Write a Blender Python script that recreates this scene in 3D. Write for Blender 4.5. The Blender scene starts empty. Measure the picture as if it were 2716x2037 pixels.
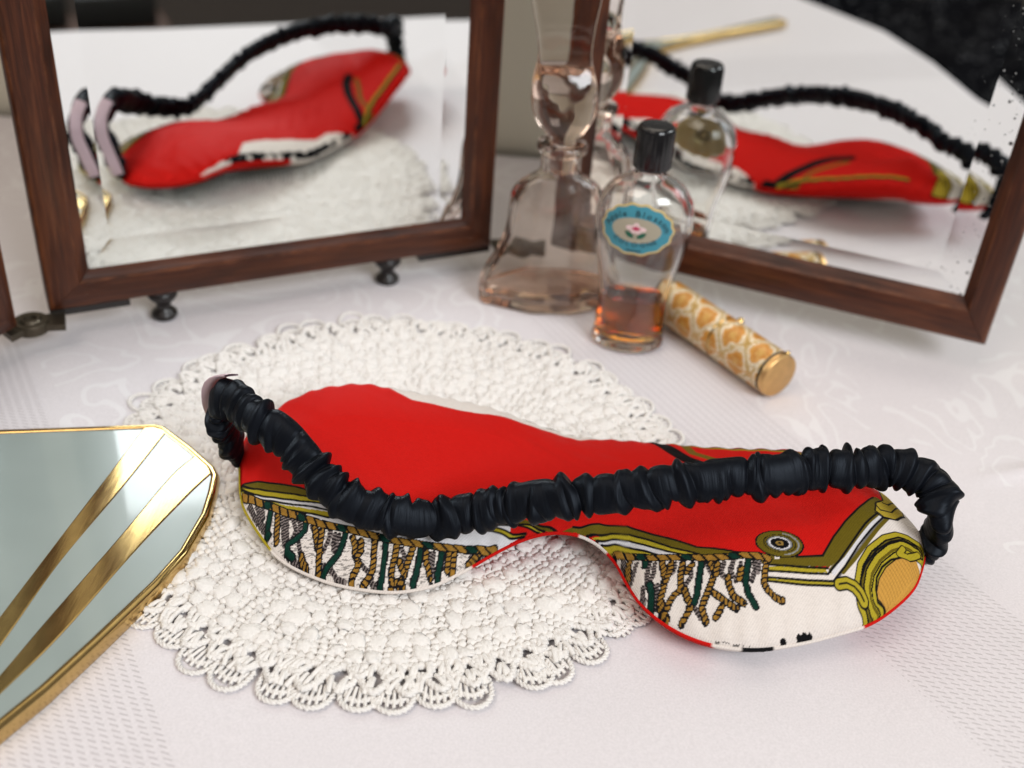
import bpy, math, random, json
import numpy as np
from mathutils import Vector, Matrix
random.seed(7); RNG=np.random.default_rng(7)
S=0.001                      # everything below is written in millimetres
scene=bpy.context.scene
COL=scene.collection

# ---------------- camera ----------------
PITCH,ROLL=math.radians(33.69),math.radians(4.60)
R0=Vector((1,0,0)); U0=Vector((0,math.sin(PITCH),math.cos(PITCH))); FW=Vector((0,math.cos(PITCH),-math.sin(PITCH)))
CR=math.cos(ROLL)*R0+math.sin(ROLL)*U0; CU=-math.sin(ROLL)*R0+math.cos(ROLL)*U0
cam=bpy.data.cameras.new('camera'); camo=bpy.data.objects.new('camera',cam); COL.objects.link(camo)
camo.matrix_world=Matrix(((CR.x,CU.x,-FW.x,0),(CR.y,CU.y,-FW.y,0),(CR.z,CU.z,-FW.z,0.240),(0,0,0,1)))
cam.sensor_fit='HORIZONTAL'; cam.sensor_width=36; cam.lens=36*2976.1/2716
cam.clip_start=0.01; cam.clip_end=30
cam.dof.use_dof=True; cam.dof.focus_distance=0.333; cam.dof.aperture_fstop=7.6; cam.dof.aperture_blades=7
scene.camera=camo

# ---------------- world and lamps ----------------
world=bpy.data.worlds.new('World'); scene.world=world; world.use_nodes=True
bg=world.node_tree.nodes['Background']; bg.inputs[0].default_value=(1.0,0.93,0.87,1); bg.inputs[1].default_value=0.23
def area(name,loc,target,sx,sy,energy,col):
    l=bpy.data.lights.new(name,'AREA'); l.shape='RECTANGLE'; l.size=sx; l.size_y=sy; l.energy=energy; l.color=col
    o=bpy.data.objects.new(name,l); COL.objects.link(o); o.location=Vector(loc)
    d=Vector(target)-Vector(loc); o.rotation_euler=d.to_track_quat('-Z','Y').to_euler(); return o
area('window_light',(0.90,-0.75,1.02),(0.02,0.30,0),0.75,0.55,23.0,(0.93,0.97,1.0))
area('room_light',(-0.50,-0.20,1.30),(0.0,0.34,0),0.8,0.8,7.2,(1.0,0.87,0.76))
scene.view_settings.view_transform='Standard'; scene.view_settings.look='None'
scene.view_settings.exposure=0.0; scene.view_settings.gamma=1.0
cy=scene.cycles; cy.use_denoising=True; cy.max_bounces=20; cy.transmission_bounces=14; cy.glossy_bounces=8; cy.diffuse_bounces=4
cy.sample_clamp_indirect=4.0; cy.blur_glossy=0.3

# ---------------- helpers ----------------
def tag(o,label=None,cat=None,group=None,kind=None):
    if label: o['label']=label
    if cat: o['category']=cat
    if group: o['group']=group
    if kind: o['kind']=kind
    return o
def empty(name,label,cat,loc=(0,0,0),kind=None):
    o=bpy.data.objects.new(name,None); COL.objects.link(o); o.location=Vector(loc)*S; o.empty_display_size=0.01
    return tag(o,label,cat,kind=kind)
def link(name,me,parent=None,kind=None):
    o=bpy.data.objects.new(name,me); COL.objects.link(o)
    if parent is not None:
        o.parent=parent
        top=parent; off=Vector((0,0,0))
        while top is not None: off+=Vector(top.location); top=top.parent
        o.location=-off
    if kind: o['kind']=kind
    return o
def mesh(name,V,F,mat,parent=None,smooth=True,kind=None,cols=None,uv=None,auto=None):
    V=np.asarray(V,float)*S
    me=bpy.data.meshes.new(name)
    if isinstance(F,np.ndarray):
        nf,k=F.shape
        me.vertices.add(len(V)); me.vertices.foreach_set('co',V.ravel().astype(np.float32))
        me.loops.add(nf*k); me.loops.foreach_set('vertex_index',F.ravel().astype(np.int32))
        me.polygons.add(nf); me.polygons.foreach_set('loop_start',np.arange(0,nf*k,k,dtype=np.int32))
        me.polygons.foreach_set('loop_total',np.full(nf,k,dtype=np.int32))
        me.update(calc_edges=True)
    else:
        me.from_pydata([tuple(v) for v in V],[],[tuple(int(i) for i in f) for f in F]); me.update()
    if smooth: me.polygons.foreach_set('use_smooth',[True]*len(me.polygons))
    if cols is not None:
        a=me.color_attributes.new('print','FLOAT_COLOR','POINT')
        c=np.ones((len(V),4),np.float32); c[:,:3]=cols; a.data.foreach_set('color',c.ravel())
    if uv is not None:
        a=me.attributes.new('guv','FLOAT2','POINT'); a.data.foreach_set('vector',np.asarray(uv,np.float32).ravel())
    if mat: me.materials.append(mat)
    if auto is not None:
        me.set_sharp_from_angle(angle=math.radians(auto))
    return link(name,me,parent,kind)
def gridfaces(nu,nv,cu=False,cv=False):
    iu=np.arange(nu if cu else nu-1); iv=np.arange(nv if cv else nv-1)
    a,b=np.meshgrid(iu,iv,indexing='ij'); a=a.ravel(); b=b.ravel(); a1=(a+1)%nu; b1=(b+1)%nv
    return np.stack([a*nv+b,a1*nv+b,a1*nv+b1,a*nv+b1],1)
def cr(P,n,closed=False):
    P=np.array(P,float); N=len(P)
    Q=np.vstack([P[-1],P,P[0],P[1]]) if closed else np.vstack([2*P[0]-P[1],P,2*P[-1]-P[-2]])
    seg=N if closed else N-1; out=[]; m=max(2,n//seg)
    for i in range(seg):
        p0,p1,p2,p3=Q[i:i+4]; t=np.linspace(0,1,m,endpoint=False)[:,None]
        out.append(.5*(2*p1+(p2-p0)*t+(2*p0-5*p1+4*p2-p3)*t*t+(3*p1-p0-3*p2+p3)*t**3))
    R=np.vstack(out)
    R=np.vstack([R,R[:1] if closed else P[-1:]])
    d=np.r_[0,np.cumsum(np.linalg.norm(np.diff(R,axis=0),axis=1))]
    s=np.linspace(0,d[-1],n+1)[:-1] if closed else np.linspace(0,d[-1],n)
    return np.stack([np.interp(s,d,R[:,k]) for k in range(R.shape[1])],1)
def tube_vf(P,r,k=6,closed=False,flat=1.0,up=(0,0,1)):
    P=np.asarray(P,float); n=len(P)
    T=(np.roll(P,-1,0)-np.roll(P,1,0)) if closed else np.gradient(P,axis=0)
    T/=np.linalg.norm(T,axis=1)[:,None]+1e-12
    B=np.cross(T,np.array(up,float)); l=np.linalg.norm(B,axis=1); B[l<1e-6]=(1,0,0); B/=np.linalg.norm(B,axis=1)[:,None]
    N=np.cross(B,T); a=np.arange(k)*2*np.pi/k
    r=np.broadcast_to(np.asarray(r,float),(n,))[:,None,None]
    V=P[:,None,:]+r*(B[:,None,:]*np.cos(a)[None,:,None]+flat*N[:,None,:]*np.sin(a)[None,:,None])
    F=gridfaces(n,k,closed,True)
    return V.reshape(-1,3),F
class Acc:
    def __init__(s): s.V=[];s.F=[];s.n=0
    def add(s,V,F): s.V.append(V); s.F.append(np.asarray(F)+s.n); s.n+=len(V)
    def build(s,name,mat,parent=None,**k): return mesh(name,np.vstack(s.V),np.vstack(s.F),mat,parent,**k)
def lathe(prof,k=48,sx=1,sy=1,c=(0,0,0),rot=0):
    prof=np.asarray(prof,float); a=np.arange(k)*2*np.pi/k
    x=prof[:,0:1]*np.cos(a)*sx; y=prof[:,0:1]*np.sin(a)*sy; z=np.repeat(prof[:,1:2],k,1)
    ca,sa=math.cos(rot),math.sin(rot)
    V=np.stack([c[0]+x*ca-y*sa,c[1]+x*sa+y*ca,c[2]+z],-1).reshape(-1,3)
    F=gridfaces(len(prof),k,False,True)
    return V,F[:,::-1]
def boxvf(x0,x1,y0,y1,z0,z1):
    V=np.array([(x,y,z) for x in(x0,x1) for y in(y0,y1) for z in(z0,z1)],float)
    F=np.array([(0,1,3,2),(4,6,7,5),(0,4,5,1),(2,3,7,6),(0,2,6,4),(1,5,7,3)])
    return V,F
def bevel(o,w,seg=2):
    m=o.modifiers.new('bevel','BEVEL'); m.width=w*S; m.segments=seg; m.limit_method='ANGLE'; m.angle_limit=math.radians(40); return o
def vnoise(x,y,seed=0):
    # smooth value noise, numpy
    def h(i,j):
        v=np.sin(i*127.1+j*311.7+seed*74.7)*43758.5453; return v-np.floor(v)
    xi=np.floor(x);yi=np.floor(y);u=x-xi;v=y-yi;u=u*u*(3-2*u);v=v*v*(3-2*v)
    return (h(xi,yi)*(1-u)+h(xi+1,yi)*u)*(1-v)+(h(xi,yi+1)*(1-u)+h(xi+1,yi+1)*u)*v

# ---------------- materials ----------------
class NT:
    def __init__(s,name):
        s.m=bpy.data.materials.new(name); s.m.use_nodes=True; s.t=s.m.node_tree; s.N=s.t.nodes; s.L=s.t.links
        s.b=s.N['Principled BSDF']; s.out=s.N['Material Output']
    def n(s,typ,**k):
        o=s.N.new(typ)
        for a,v in k.items(): setattr(o,a,v)
        return o
    def l(s,a,b): s.L.new(a,b)
    def set(s,**k):
        for a,v in k.items():
            i=s.b.inputs[a.replace('_',' ')]
            i.default_value=v if not (isinstance(v,tuple) and len(v)==3) else (*v,1)
        return s
    def math(s,op,a,b=None,clamp=False):
        o=s.n('ShaderNodeMath',operation=op); o.use_clamp=clamp
        for i,v in enumerate((a,b)):
            if v is None: continue
            if isinstance(v,(int,float)): o.inputs[i].default_value=v
            else: s.l(v,o.inputs[i])
        return o.outputs[0]
    def ramp(s,fac,stops):
        r=s.n('ShaderNodeValToRGB'); e=r.color_ramp.elements
        while len(e)<len(stops): e.new(0.5)
        for i,(p,c) in enumerate(stops): e[i].position=p; e[i].color=(*c,1)
        s.l(fac,r.inputs[0]); return r.outputs[0]
    def noise(s,vec,scale,detail=3,rough=.55,dist=0):
        o=s.n('ShaderNodeTexNoise'); o.inputs['Scale'].default_value=scale; o.inputs['Detail'].default_value=detail; o.inputs['Roughness'].default_value=rough; o.inputs['Distortion'].default_value=dist
        if vec is not None: s.l(vec,o.inputs['Vector'])
        return o.outputs['Fac']
    def obj(s): return s.n('ShaderNodeTexCoord').outputs['Object']
    def mapping(s,vec,scale=(1,1,1),rot=(0,0,0),loc=(0,0,0)):
        o=s.n('ShaderNodeMapping'); o.inputs['Scale'].default_value=scale; o.inputs['Rotation'].default_value=rot; o.inputs['Location'].default_value=loc; s.l(vec,o.inputs['Vector']); return o.outputs[0]
    def bump(s,h,strength,dist):
        o=s.n('ShaderNodeBump'); o.inputs['Strength'].default_value=strength; o.inputs['Distance'].default_value=dist; s.l(h,o.inputs['Height']); s.l(o.outputs[0],s.b.inputs['Normal']); return o
    def mix(s,fac,a,b,mode='MIX'):
        o=s.n('ShaderNodeMix',data_type='RGBA',blend_type=mode)
        for i,v in ((0,fac),(6,a),(7,b)):
            if isinstance(v,(int,float)): o.inputs[i].default_value=v
            elif isinstance(v,tuple): o.inputs[i].default_value=(*v,1)
            else: s.l(v,o.inputs[i])
        return o.outputs[2]
def m_plain(name,col,rough=.5,metal=0,**k):
    t=NT(name); t.set(Base_Color=col,Roughness=rough,Metallic=metal,**k); return t.m

def m_wood(name,axis,dark=(.010,.0030,.0014),mid=(.050,.0125,.0045),light=(.12,.034,.011)):
    t=NT(name); v=t.obj(); sc=[60,60,60]; sc[axis]=6
    # grain stretched along the length of the member (attribute holds mm along / across)
    a=t.n('ShaderNodeAttribute',attribute_name='guv'); vec=t.mapping(a.outputs['Vector'],scale=(.035,.9,1))
    g=t.noise(vec,1.0,6,.62,.9); g2=t.noise(t.mapping(a.outputs['Vector'],scale=(.02,.12,1)),1.0,3,.5,.5)
    f=t.math('ADD',t.math('MULTIPLY',g,.65),t.math('MULTIPLY',g2,.5))
    c=t.ramp(f,[(.36,dark),(.56,mid),(.80,light)])
    yy=t.n('ShaderNodeSeparateXYZ'); t.l(a.outputs['Vector'],yy.inputs[0])
    def ridge(c0,w): return t.math('SUBTRACT',1.0,t.math('DIVIDE',t.math('ABSOLUTE',t.math('SUBTRACT',yy.outputs[1],c0)),w),True)
    wn_=t.noise(t.mapping(a.outputs['Vector'],scale=(.09,.5,1)),1.0,5,.7); wr=t.math('MULTIPLY',t.math('MAXIMUM',ridge(.9,1.3),ridge(10.6,.9)),t.math('MULTIPLY',t.math('SUBTRACT',wn_,.42,True),5.0,True))
    c=t.mix(t.math('MULTIPLY',wr,.7),c,(.17,.055,.02)); sc_=t.noise(t.mapping(a.outputs['Vector'],scale=(.25,.4,1)),1.0,4,.75); c=t.mix(t.math('MULTIPLY',t.math('GREATER_THAN',sc_,.70),.8),c,(.006,.002,.0015)); t.l(c,t.b.inputs['Base Color'])
    t.set(Roughness=.33); t.b.inputs['Specular IOR Level'].default_value=.35
    rr=t.noise(v,140,3); t.l(t.math('ADD',.24,t.math('MULTIPLY',rr,.3)),t.b.inputs['Roughness'])
    t.bump(g,.35,.0003); return t.m
M={}
M['wood']=m_wood('mahogany',0)
M['black_wood']=m_plain('ebonised_wood',(.012,.009,.008),.35)
M['bronze']=m_plain('aged_bronze',(.075,.060,.042),.45,.75)
def m_mirror(name,spots):
    t=NT(name); t.set(Base_Color=(.86,.885,.875),Metallic=1.0,Roughness=.004)
    if spots:
        a=t.n('ShaderNodeAttribute',attribute_name='guv').outputs['Vector']
        vo=t.n('ShaderNodeTexVoronoi',voronoi_dimensions='2D'); vo.inputs['Scale'].default_value=.21; t.l(a,vo.inputs['Vector'])
        sep=t.n('ShaderNodeSeparateXYZ'); t.l(a,sep.inputs[0])
        # foxing gathers towards the free edge and the lower edge
        near=t.math('ADD',t.math('MULTIPLY',t.math('SUBTRACT',sep.outputs[0],6),.032,True),t.math('MULTIPLY',t.math('SUBTRACT',62,sep.outputs[1]),.006,True),True)
        rnd=t.n('ShaderNodeSeparateColor'); t.l(vo.outputs['Color'],rnd.inputs[0])
        rad=t.math('MULTIPLY',t.math('SUBTRACT',t.math('MULTIPLY',near,t.math('POWER',rnd.outputs[0],1.6)),.22,True),.27)
        wob=t.math('MULTIPLY',t.math('SUBTRACT',t.noise(a,1.4,2),.5),.08)
        vb=t.n('ShaderNodeTexVoronoi',voronoi_dimensions='2D'); vb.inputs['Scale'].default_value=.47; t.l(a,vb.inputs['Vector']); rb=t.n('ShaderNodeSeparateColor'); t.l(vb.outputs['Color'],rb.inputs[0])
        rad2=t.math('MULTIPLY',t.math('SUBTRACT',t.math('MULTIPLY',near,t.math('POWER',rb.outputs[1],2.2)),.25,True),.34)
        sa=t.math('MULTIPLY',t.math('SUBTRACT',rad,t.math('ADD',vo.outputs['Distance'],wob)),9.0,True); sb=t.math('MULTIPLY',t.math('SUBTRACT',rad2,t.math('ADD',vb.outputs['Distance'],wob)),9.0,True)
        spot=t.math('MULTIPLY',t.math('MAXIMUM',sa,sb),1.0,True)
        t.l(t.mix(spot,(.86,.885,.875),(.012,.011,.009)),t.b.inputs['Base Color'])
        t.l(t.math('SUBTRACT',1.0,t.math('MULTIPLY',spot,.8)),t.b.inputs['Metallic'])
        t.l(t.math('ADD',.004,t.math('MULTIPLY',spot,.5)),t.b.inputs['Roughness'])
    return t.m
M['mirror']=m_mirror('silvered_glass',False); M['mirror_spotted']=m_mirror('foxed_silvered_glass',True)
def m_gold(name,rough=.15,col=(.62,.43,.175)):
    t=NT(name); v=t.obj(); t.set(Metallic=1.0)
    n=t.noise(t.mapping(v,scale=(1,1,1)),260,4,.6); s2=t.noise(t.mapping(v,scale=(900,70,200),rot=(0,0,.5)),1,2)
    t.l(t.ramp(n,[(.3,tuple(x*.80 for x in col)),(.7,col)]),t.b.inputs['Base Color'])
    t.l(t.math('ADD',rough-.06,t.math('MULTIPLY',s2,.14)),t.b.inputs['Roughness'])
    t.bump(s2,.12,.0001); return t.m
M['gold']=m_gold('polished_gilt'); M['gold_satin']=m_gold('satin_gilt',.42,(.72,.45,.19))
t=NT('grey_green_enamel'); v=t.obj(); c=t.ramp(t.noise(v,14,3),[(.3,(.26,.315,.30)),(.7,(.32,.375,.36))]); t.l(c,t.b.inputs['Base Color'])
t.set(Roughness=.3,Coat_Weight=.8,Coat_Roughness=.06); t.bump(t.noise(t.mapping(v,scale=(60,900,60),rot=(0,0,.4)),1,2),.06,.0001); M['enamel']=t.m
def m_print(name,rough=.5):
    t=NT(name); a=t.n('ShaderNodeVertexColor',layer_name='print'); v=t.obj()
    w=t.n('ShaderNodeTexWave'); w.inputs['Scale'].default_value=520; w.inputs['Distortion'].default_value=.6; t.l(t.mapping(v,rot=(0,0,.65)),w.inputs['Vector'])
    thr=t.noise(t.mapping(v,scale=(1,2.6,2.6),rot=(0,0,.3)),850,3,.7); c=t.mix(t.math('ADD',t.math('MULTIPLY',w.outputs['Fac'],.08),t.math('MULTIPLY',t.math('SUBTRACT',thr,.42,True),.38)),a.outputs['Color'],(0,0,0)); t.l(c,t.b.inputs['Base Color'])
    t.set(Roughness=rough,Sheen_Weight=.0); t.b.inputs['Specular IOR Level'].default_value=.05
    t.bump(t.math('ADD',w.outputs['Fac'],t.math('MULTIPLY',t.noise(v,60,3),2.0)),.28,.00022); return t.m
M['print']=m_print('printed_silk_twill',.62)
t=NT('black_satin'); v=t.obj(); t.set(Base_Color=(.0022,.0028,.0048),Roughness=.46); t.b.inputs['Specular IOR Level'].default_value=.14; t.b.inputs['Specular Tint'].default_value=(.75,.85,1,1)
a=t.n('ShaderNodeAttribute',attribute_name='guv').outputs['Vector']; t.bump(t.noise(t.mapping(a,scale=(.9,.10,1)),1.0,3,.5,.4),.35,.0008); M['satin']=t.m
M['pink']=m_plain('pale_pink_ribbon',(.50,.36,.40),.55)
def m_glass(name,col=(1,1,1),rough=0.0,ior=1.48,absorb=None,dens=60):
    t=NT(name); t.set(Base_Color=col,Roughness=rough,IOR=ior); t.b.inputs['Transmission Weight'].default_value=1.0
    if absorb:
        va=t.n('ShaderNodeVolumeAbsorption'); va.inputs['Color'].default_value=(*absorb,1); va.inputs['Density'].default_value=dens; t.l(va.outputs[0],t.out.inputs['Volume'])
    return t
M['clear_glass']=m_glass('clear_glass',(.985,.985,.98)).m
tt=m_glass('pressed_pink_glass',(.985,.955,.935),absorb=(1,.76,.58),dens=26); v=tt.obj(); tt.bump(tt.noise(v,70,2),.22,.001); M['pink_glass']=tt.m
M['cologne']=m_glass('amber_liquid',(1,1,1),0,1.36,absorb=(.885,.70,.15),dens=430).m
M['scent_residue']=m_glass('pale_amber_liquid',(1,1,1),0,1.36,absorb=(1,.66,.35),dens=45).m
M['cap']=m_plain('black_bakelite',(.006,.006,.007),.18)
def m_thread(name,col):
    t=NT(name); v=t.obj(); n=t.noise(v,900,3,.7); t.l(t.ramp(n,[(.25,tuple(c*.92 for c in col)),(.7,col)]),t.b.inputs['Base Color']); t.set(Roughness=.9,Sheen_Weight=.12); t.b.inputs['Specular IOR Level'].default_value=.1
    t.bump(t.math('ADD',n,t.math('MULTIPLY',t.noise(t.mapping(v,scale=(1,1,2.5)),420,2,.5,1.5),1.6)),.35,.0005); return t.m
M['thread']=m_thread('cream_cotton_thread',(.835,.80,.765))
# table linen
t=NT('damask_linen'); v=t.obj()
ang=math.atan2(.85,-.53)
mv=t.n('ShaderNodeVectorRotate',rotation_type='Z_AXIS'); mv.inputs['Angle'].default_value=-ang; t.l(t.mapping(v,loc=(-.112,-.239,0)),mv.inputs['Vector'])
sep=t.n('ShaderNodeSeparateXYZ'); t.l(mv.outputs[0],sep.inputs[0])
s_mm=t.math('MULTIPLY',sep.outputs[0],1000); n_mm=t.math('MULTIPLY',sep.outputs[1],-1000)
nz=t.noise(v,90,2); n_w=t.math('ADD',n_mm,t.math('MULTIPLY',t.math('SUBTRACT',nz,.5),.7))
def inband(lo,hi): return t.math('MULTIPLY',t.math('GREATER_THAN',n_mm,lo),t.math('LESS_THAN',n_mm,hi))
band=t.math('ADD',inband(-1,50),inband(-248,-192),True)
row=t.math('DIVIDE',n_w,3.1); rf=t.math('FRACT',row); ri=t.math('FLOOR',row)
rowm=t.math('LESS_THAN',t.math('ABSOLUTE',t.math('SUBTRACT',rf,.5)),.29)
sh_=t.math('ADD',s_mm,t.math('MULTIPLY',n_w,.95))
sd=t.math('ADD',t.math('DIVIDE',sh_,2.1),t.math('MULTIPLY',ri,.5)); sf=t.math('FRACT',sd)
dash=t.math('LESS_THAN',t.math('ABSOLUTE',t.math('SUBTRACT',sf,.5)),.15)
hole=t.math('MULTIPLY',t.math('MULTIPLY',rowm,dash),band)
# damask figure: scrolling thin curves, woven flat
cn=t.noise(t.mapping(v,loc=(.31,.07,0)),24,2.0,.4,.8); cl=t.math('ABSOLUTE',t.math('SUBTRACT',t.math('FRACT',t.math('MULTIPLY',cn,8.0)),.5))
msk=t.math('GREATER_THAN',t.noise(t.mapping(v,loc=(.3,.1,0)),14,1),.44)
yv=t.n('ShaderNodeSeparateXYZ'); t.l(v,yv.inputs[0]); nb=t.math('MULTIPLY',t.math('SUBTRACT',1.0,band),t.math('GREATER_THAN',yv.outputs[1],.285))
fig=t.math('MULTIPLY',t.math('MULTIPLY',t.math('LESS_THAN',cl,.10),msk),nb)
weave=t.noise(t.mapping(v,scale=(1,1.0,1)),1500,2,.7)
base=t.ramp(weave,[(.3,(.66,.625,.645)),(.7,(.755,.715,.74))])
c=t.mix(t.math('MULTIPLY',fig,.58),base,(.80,.785,.80)); c=t.mix(t.math('MULTIPLY',hole,.42),c,(.30,.26,.27))
t.l(c,t.b.inputs['Base Color']); t.set(Roughness=.62,Sheen_Weight=.15); t.b.inputs['Specular IOR Level'].default_value=.3
hh=t.math('ADD',t.math('MULTIPLY',hole,-1.0),t.math('ADD',t.math('MULTIPLY',weave,.18),t.math('MULTIPLY',fig,.3)))
t.bump(hh,.6,.0006); M['linen']=t.m
t=NT('cream_wall_paint'); t.l(t.ramp(t.noise(t.obj(),9,3),[(.3,(.82,.79,.66)),(.7,(.86,.83,.70))]),t.b.inputs['Base Color']); t.set(Roughness=.8); M['wall']=t.m
t=NT('taupe_carpet'); t.l(t.ramp(t.noise(t.obj(),120,4),[(.3,(.10,.078,.066)),(.7,(.165,.135,.118))]),t.b.inputs['Base Color']); t.set(Roughness=.95); M['carpet']=t.m
t=NT('black_sequin_fabric'); vo=t.n('ShaderNodeTexVoronoi'); vo.inputs['Scale'].default_value=420; t.l(t.obj(),vo.inputs['Vector'])
sp=t.n('ShaderNodeSeparateColor'); t.l(vo.outputs['Color'],sp.inputs[0]); on=t.math('GREATER_THAN',sp.outputs[0],.965)
t.l(t.mix(on,(.003,.003,.004),(.35,.37,.40)),t.b.inputs['Base Color']); t.l(t.math('MULTIPLY',on,.9),t.b.inputs['Metallic']); t.l(t.math('SUBTRACT',.9,t.math('MULTIPLY',on,.7)),t.b.inputs['Roughness']); t.b.inputs['Specular IOR Level'].default_value=.03; M['sequin']=t.m
t=NT('gilt_brocade_paper'); a=t.n('ShaderNodeAttribute',attribute_name='guv').outputs['Vector']
# a = (mm along the tube, mm round it): ogee lattice in cream lines round orange and gold fields
sx=t.n('ShaderNodeSeparateXYZ'); t.l(t.n('ShaderNodeVectorMath',operation='ADD').outputs[0] if False else a,sx.inputs[0])
wn=t.math('MULTIPLY',t.math('SUBTRACT',t.noise(t.mapping(a,scale=(.22,.22,1)),1,3),.5),6.0)
X=t.math('MULTIPLY',t.math('ADD',sx.outputs[0],wn),2*math.pi/15.5); Y=t.math('MULTIPLY',t.math('ADD',sx.outputs[1],wn),2*math.pi/18.85)
q=t.math('ADD',t.math('COSINE',X),t.math('COSINE',Y)); aq=t.math('ABSOLUTE',q)
q2=t.math('COSINE',t.math('MULTIPLY',q,4.2))
cc=t.ramp(t.math('ADD',t.math('MULTIPLY',aq,.5),t.math('MULTIPLY',t.math('SUBTRACT',t.noise(t.mapping(a,scale=(.75,.75,1)),1,2),.5),.22)),[(.0,(.45,.28,.08)),(.07,(.50,.32,.09)),(.10,(.82,.74,.58)),(.145,(.82,.74,.58)),(.165,(.36,.22,.07)),(.195,(.40,.25,.07)),(.22,(.82,.74,.58)),(.34,(.82,.75,.60)),(.38,(.55,.30,.06)),(.47,(.62,.28,.045)),(.75,(.50,.19,.025)),(1.0,(.58,.33,.08))])
fl=t.noise(t.mapping(a,scale=(.8,.8,1)),1,3); cc=t.mix(t.math('MULTIPLY',t.math('GREATER_THAN',fl,.56),.55),cc,(.66,.42,.14))
t.l(cc,t.b.inputs['Base Color']); t.set(Roughness=.45,Metallic=.15); M['brocade']=t.m
M['chairwood']=m_plain('dark_stained_wood',(.065,.026,.013),.5)
M['leather']=m_plain('black_leather',(.012,.012,.013),.5)

# ================= setting =================
EDGE=[(-700,-200),(-450,-150),(-170,-95),(-60,-55),(0,-8),(53,46),(94,75),(162,116),(290,190),(500,310),(800,480)]
def edge_y(x): return np.interp(x,[e[0] for e in EDGE],[e[1] for e in EDGE])
nx,ny=300,200
X=np.linspace(-520,560,nx); tt_=np.linspace(0,1,ny)
BACK=585
Vc=np.zeros((nx,ny,3)); 
for i,x in enumerate(X):
    y0=edge_y(x); yy=y0+(BACK-y0)*tt_
    z=-1.6+2.0*vnoise(np.full(ny,x)/60+3,yy/60,3)+.5*vnoise(np.full(ny,x)/24,yy/24,4)
    fold=0*yy
    # ironed-in crease to the right of the mirror, and softer rolls in the cloth
    for (ax,ay,bx,by,h,w) in ((165,322,330,378,2.2,3.2),(172,286,330,262,1.3,9),(150,240,330,205,1.2,10)):
        L=math.hypot(bx-ax,by-ay); ux,uy=(bx-ax)/L,(by-ay)/L
        s=(x-ax)*ux+(yy-ay)*uy; d=-(x-ax)*uy+(yy-ay)*ux
        fold+=h*np.exp(-(d/w)**2)*np.clip(s/30,0,1)*np.clip((L-s)/25,0,1)
    Vc[i,:,0]=x;Vc[i,:,1]=yy;Vc[i,:,2]=np.minimum(.3+.25*np.tanh((z-.3)/.6),.5) if False else np.where(z>0,.45*np.tanh(z/.45),z)+fold
skirt=[]
# the hem hangs over the front edge
hang=[(6,-1.2),(9,-5),(11,-40),(12,-120),(13,-230)]
Sk=np.zeros((nx,len(hang)+1,3))
for i,x in enumerate(X):
    j=np.array([x+1,edge_y(x+1)])-np.array([x-1,edge_y(x-1)]); j/=np.linalg.norm(j); nrm=np.array([j[1],-j[0]])
    Sk[i,0]=Vc[i,0]
    for k,(o,z) in enumerate(hang):
        wob=(3+12*min(1,-z/200))*math.sin(x/26.0) if z<-10 else 0
        Sk[i,k+1,:2]=Vc[i,0,:2]+nrm*(o+wob*.5); Sk[i,k+1,2]=z
tc=np.concatenate([Sk[:,:0:-1],Vc],1)
o=mesh('tablecloth',tc.reshape(-1,3),gridfaces(nx,ny+len(hang)),M['linen'])
tag(o,'white damask tablecloth with drawn-thread bands under everything','tablecloth')
# table below the cloth
acc=Acc()
pts=[(x,float(edge_y(x))+3) for x in np.linspace(-515,555,60)]+[(555,BACK),(-515,BACK)]
n=len(pts); V=np.array([(x,y,-2.5) for x,y in pts]+[(x,y,-24) for x,y in pts])
F=[tuple(range(n)),tuple(range(2*n-1,n-1,-1))]+[(i,(i+1)%n,n+(i+1)%n,n+i)[::-1] for i in range(n)]
tb=mesh('table_top',V,F,M['wood'],None,smooth=False,kind='structure',uv=V[:,:2])
V,F=boxvf(-3500,3500,-4500,700,-760,-740); mesh('floor',V,F,M['carpet'],None,False,'structure')
V,F=boxvf(-1500,1500,590,690,-739,1400); mesh('wall',V,F,M['wall'],None,False,'structure')

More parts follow.
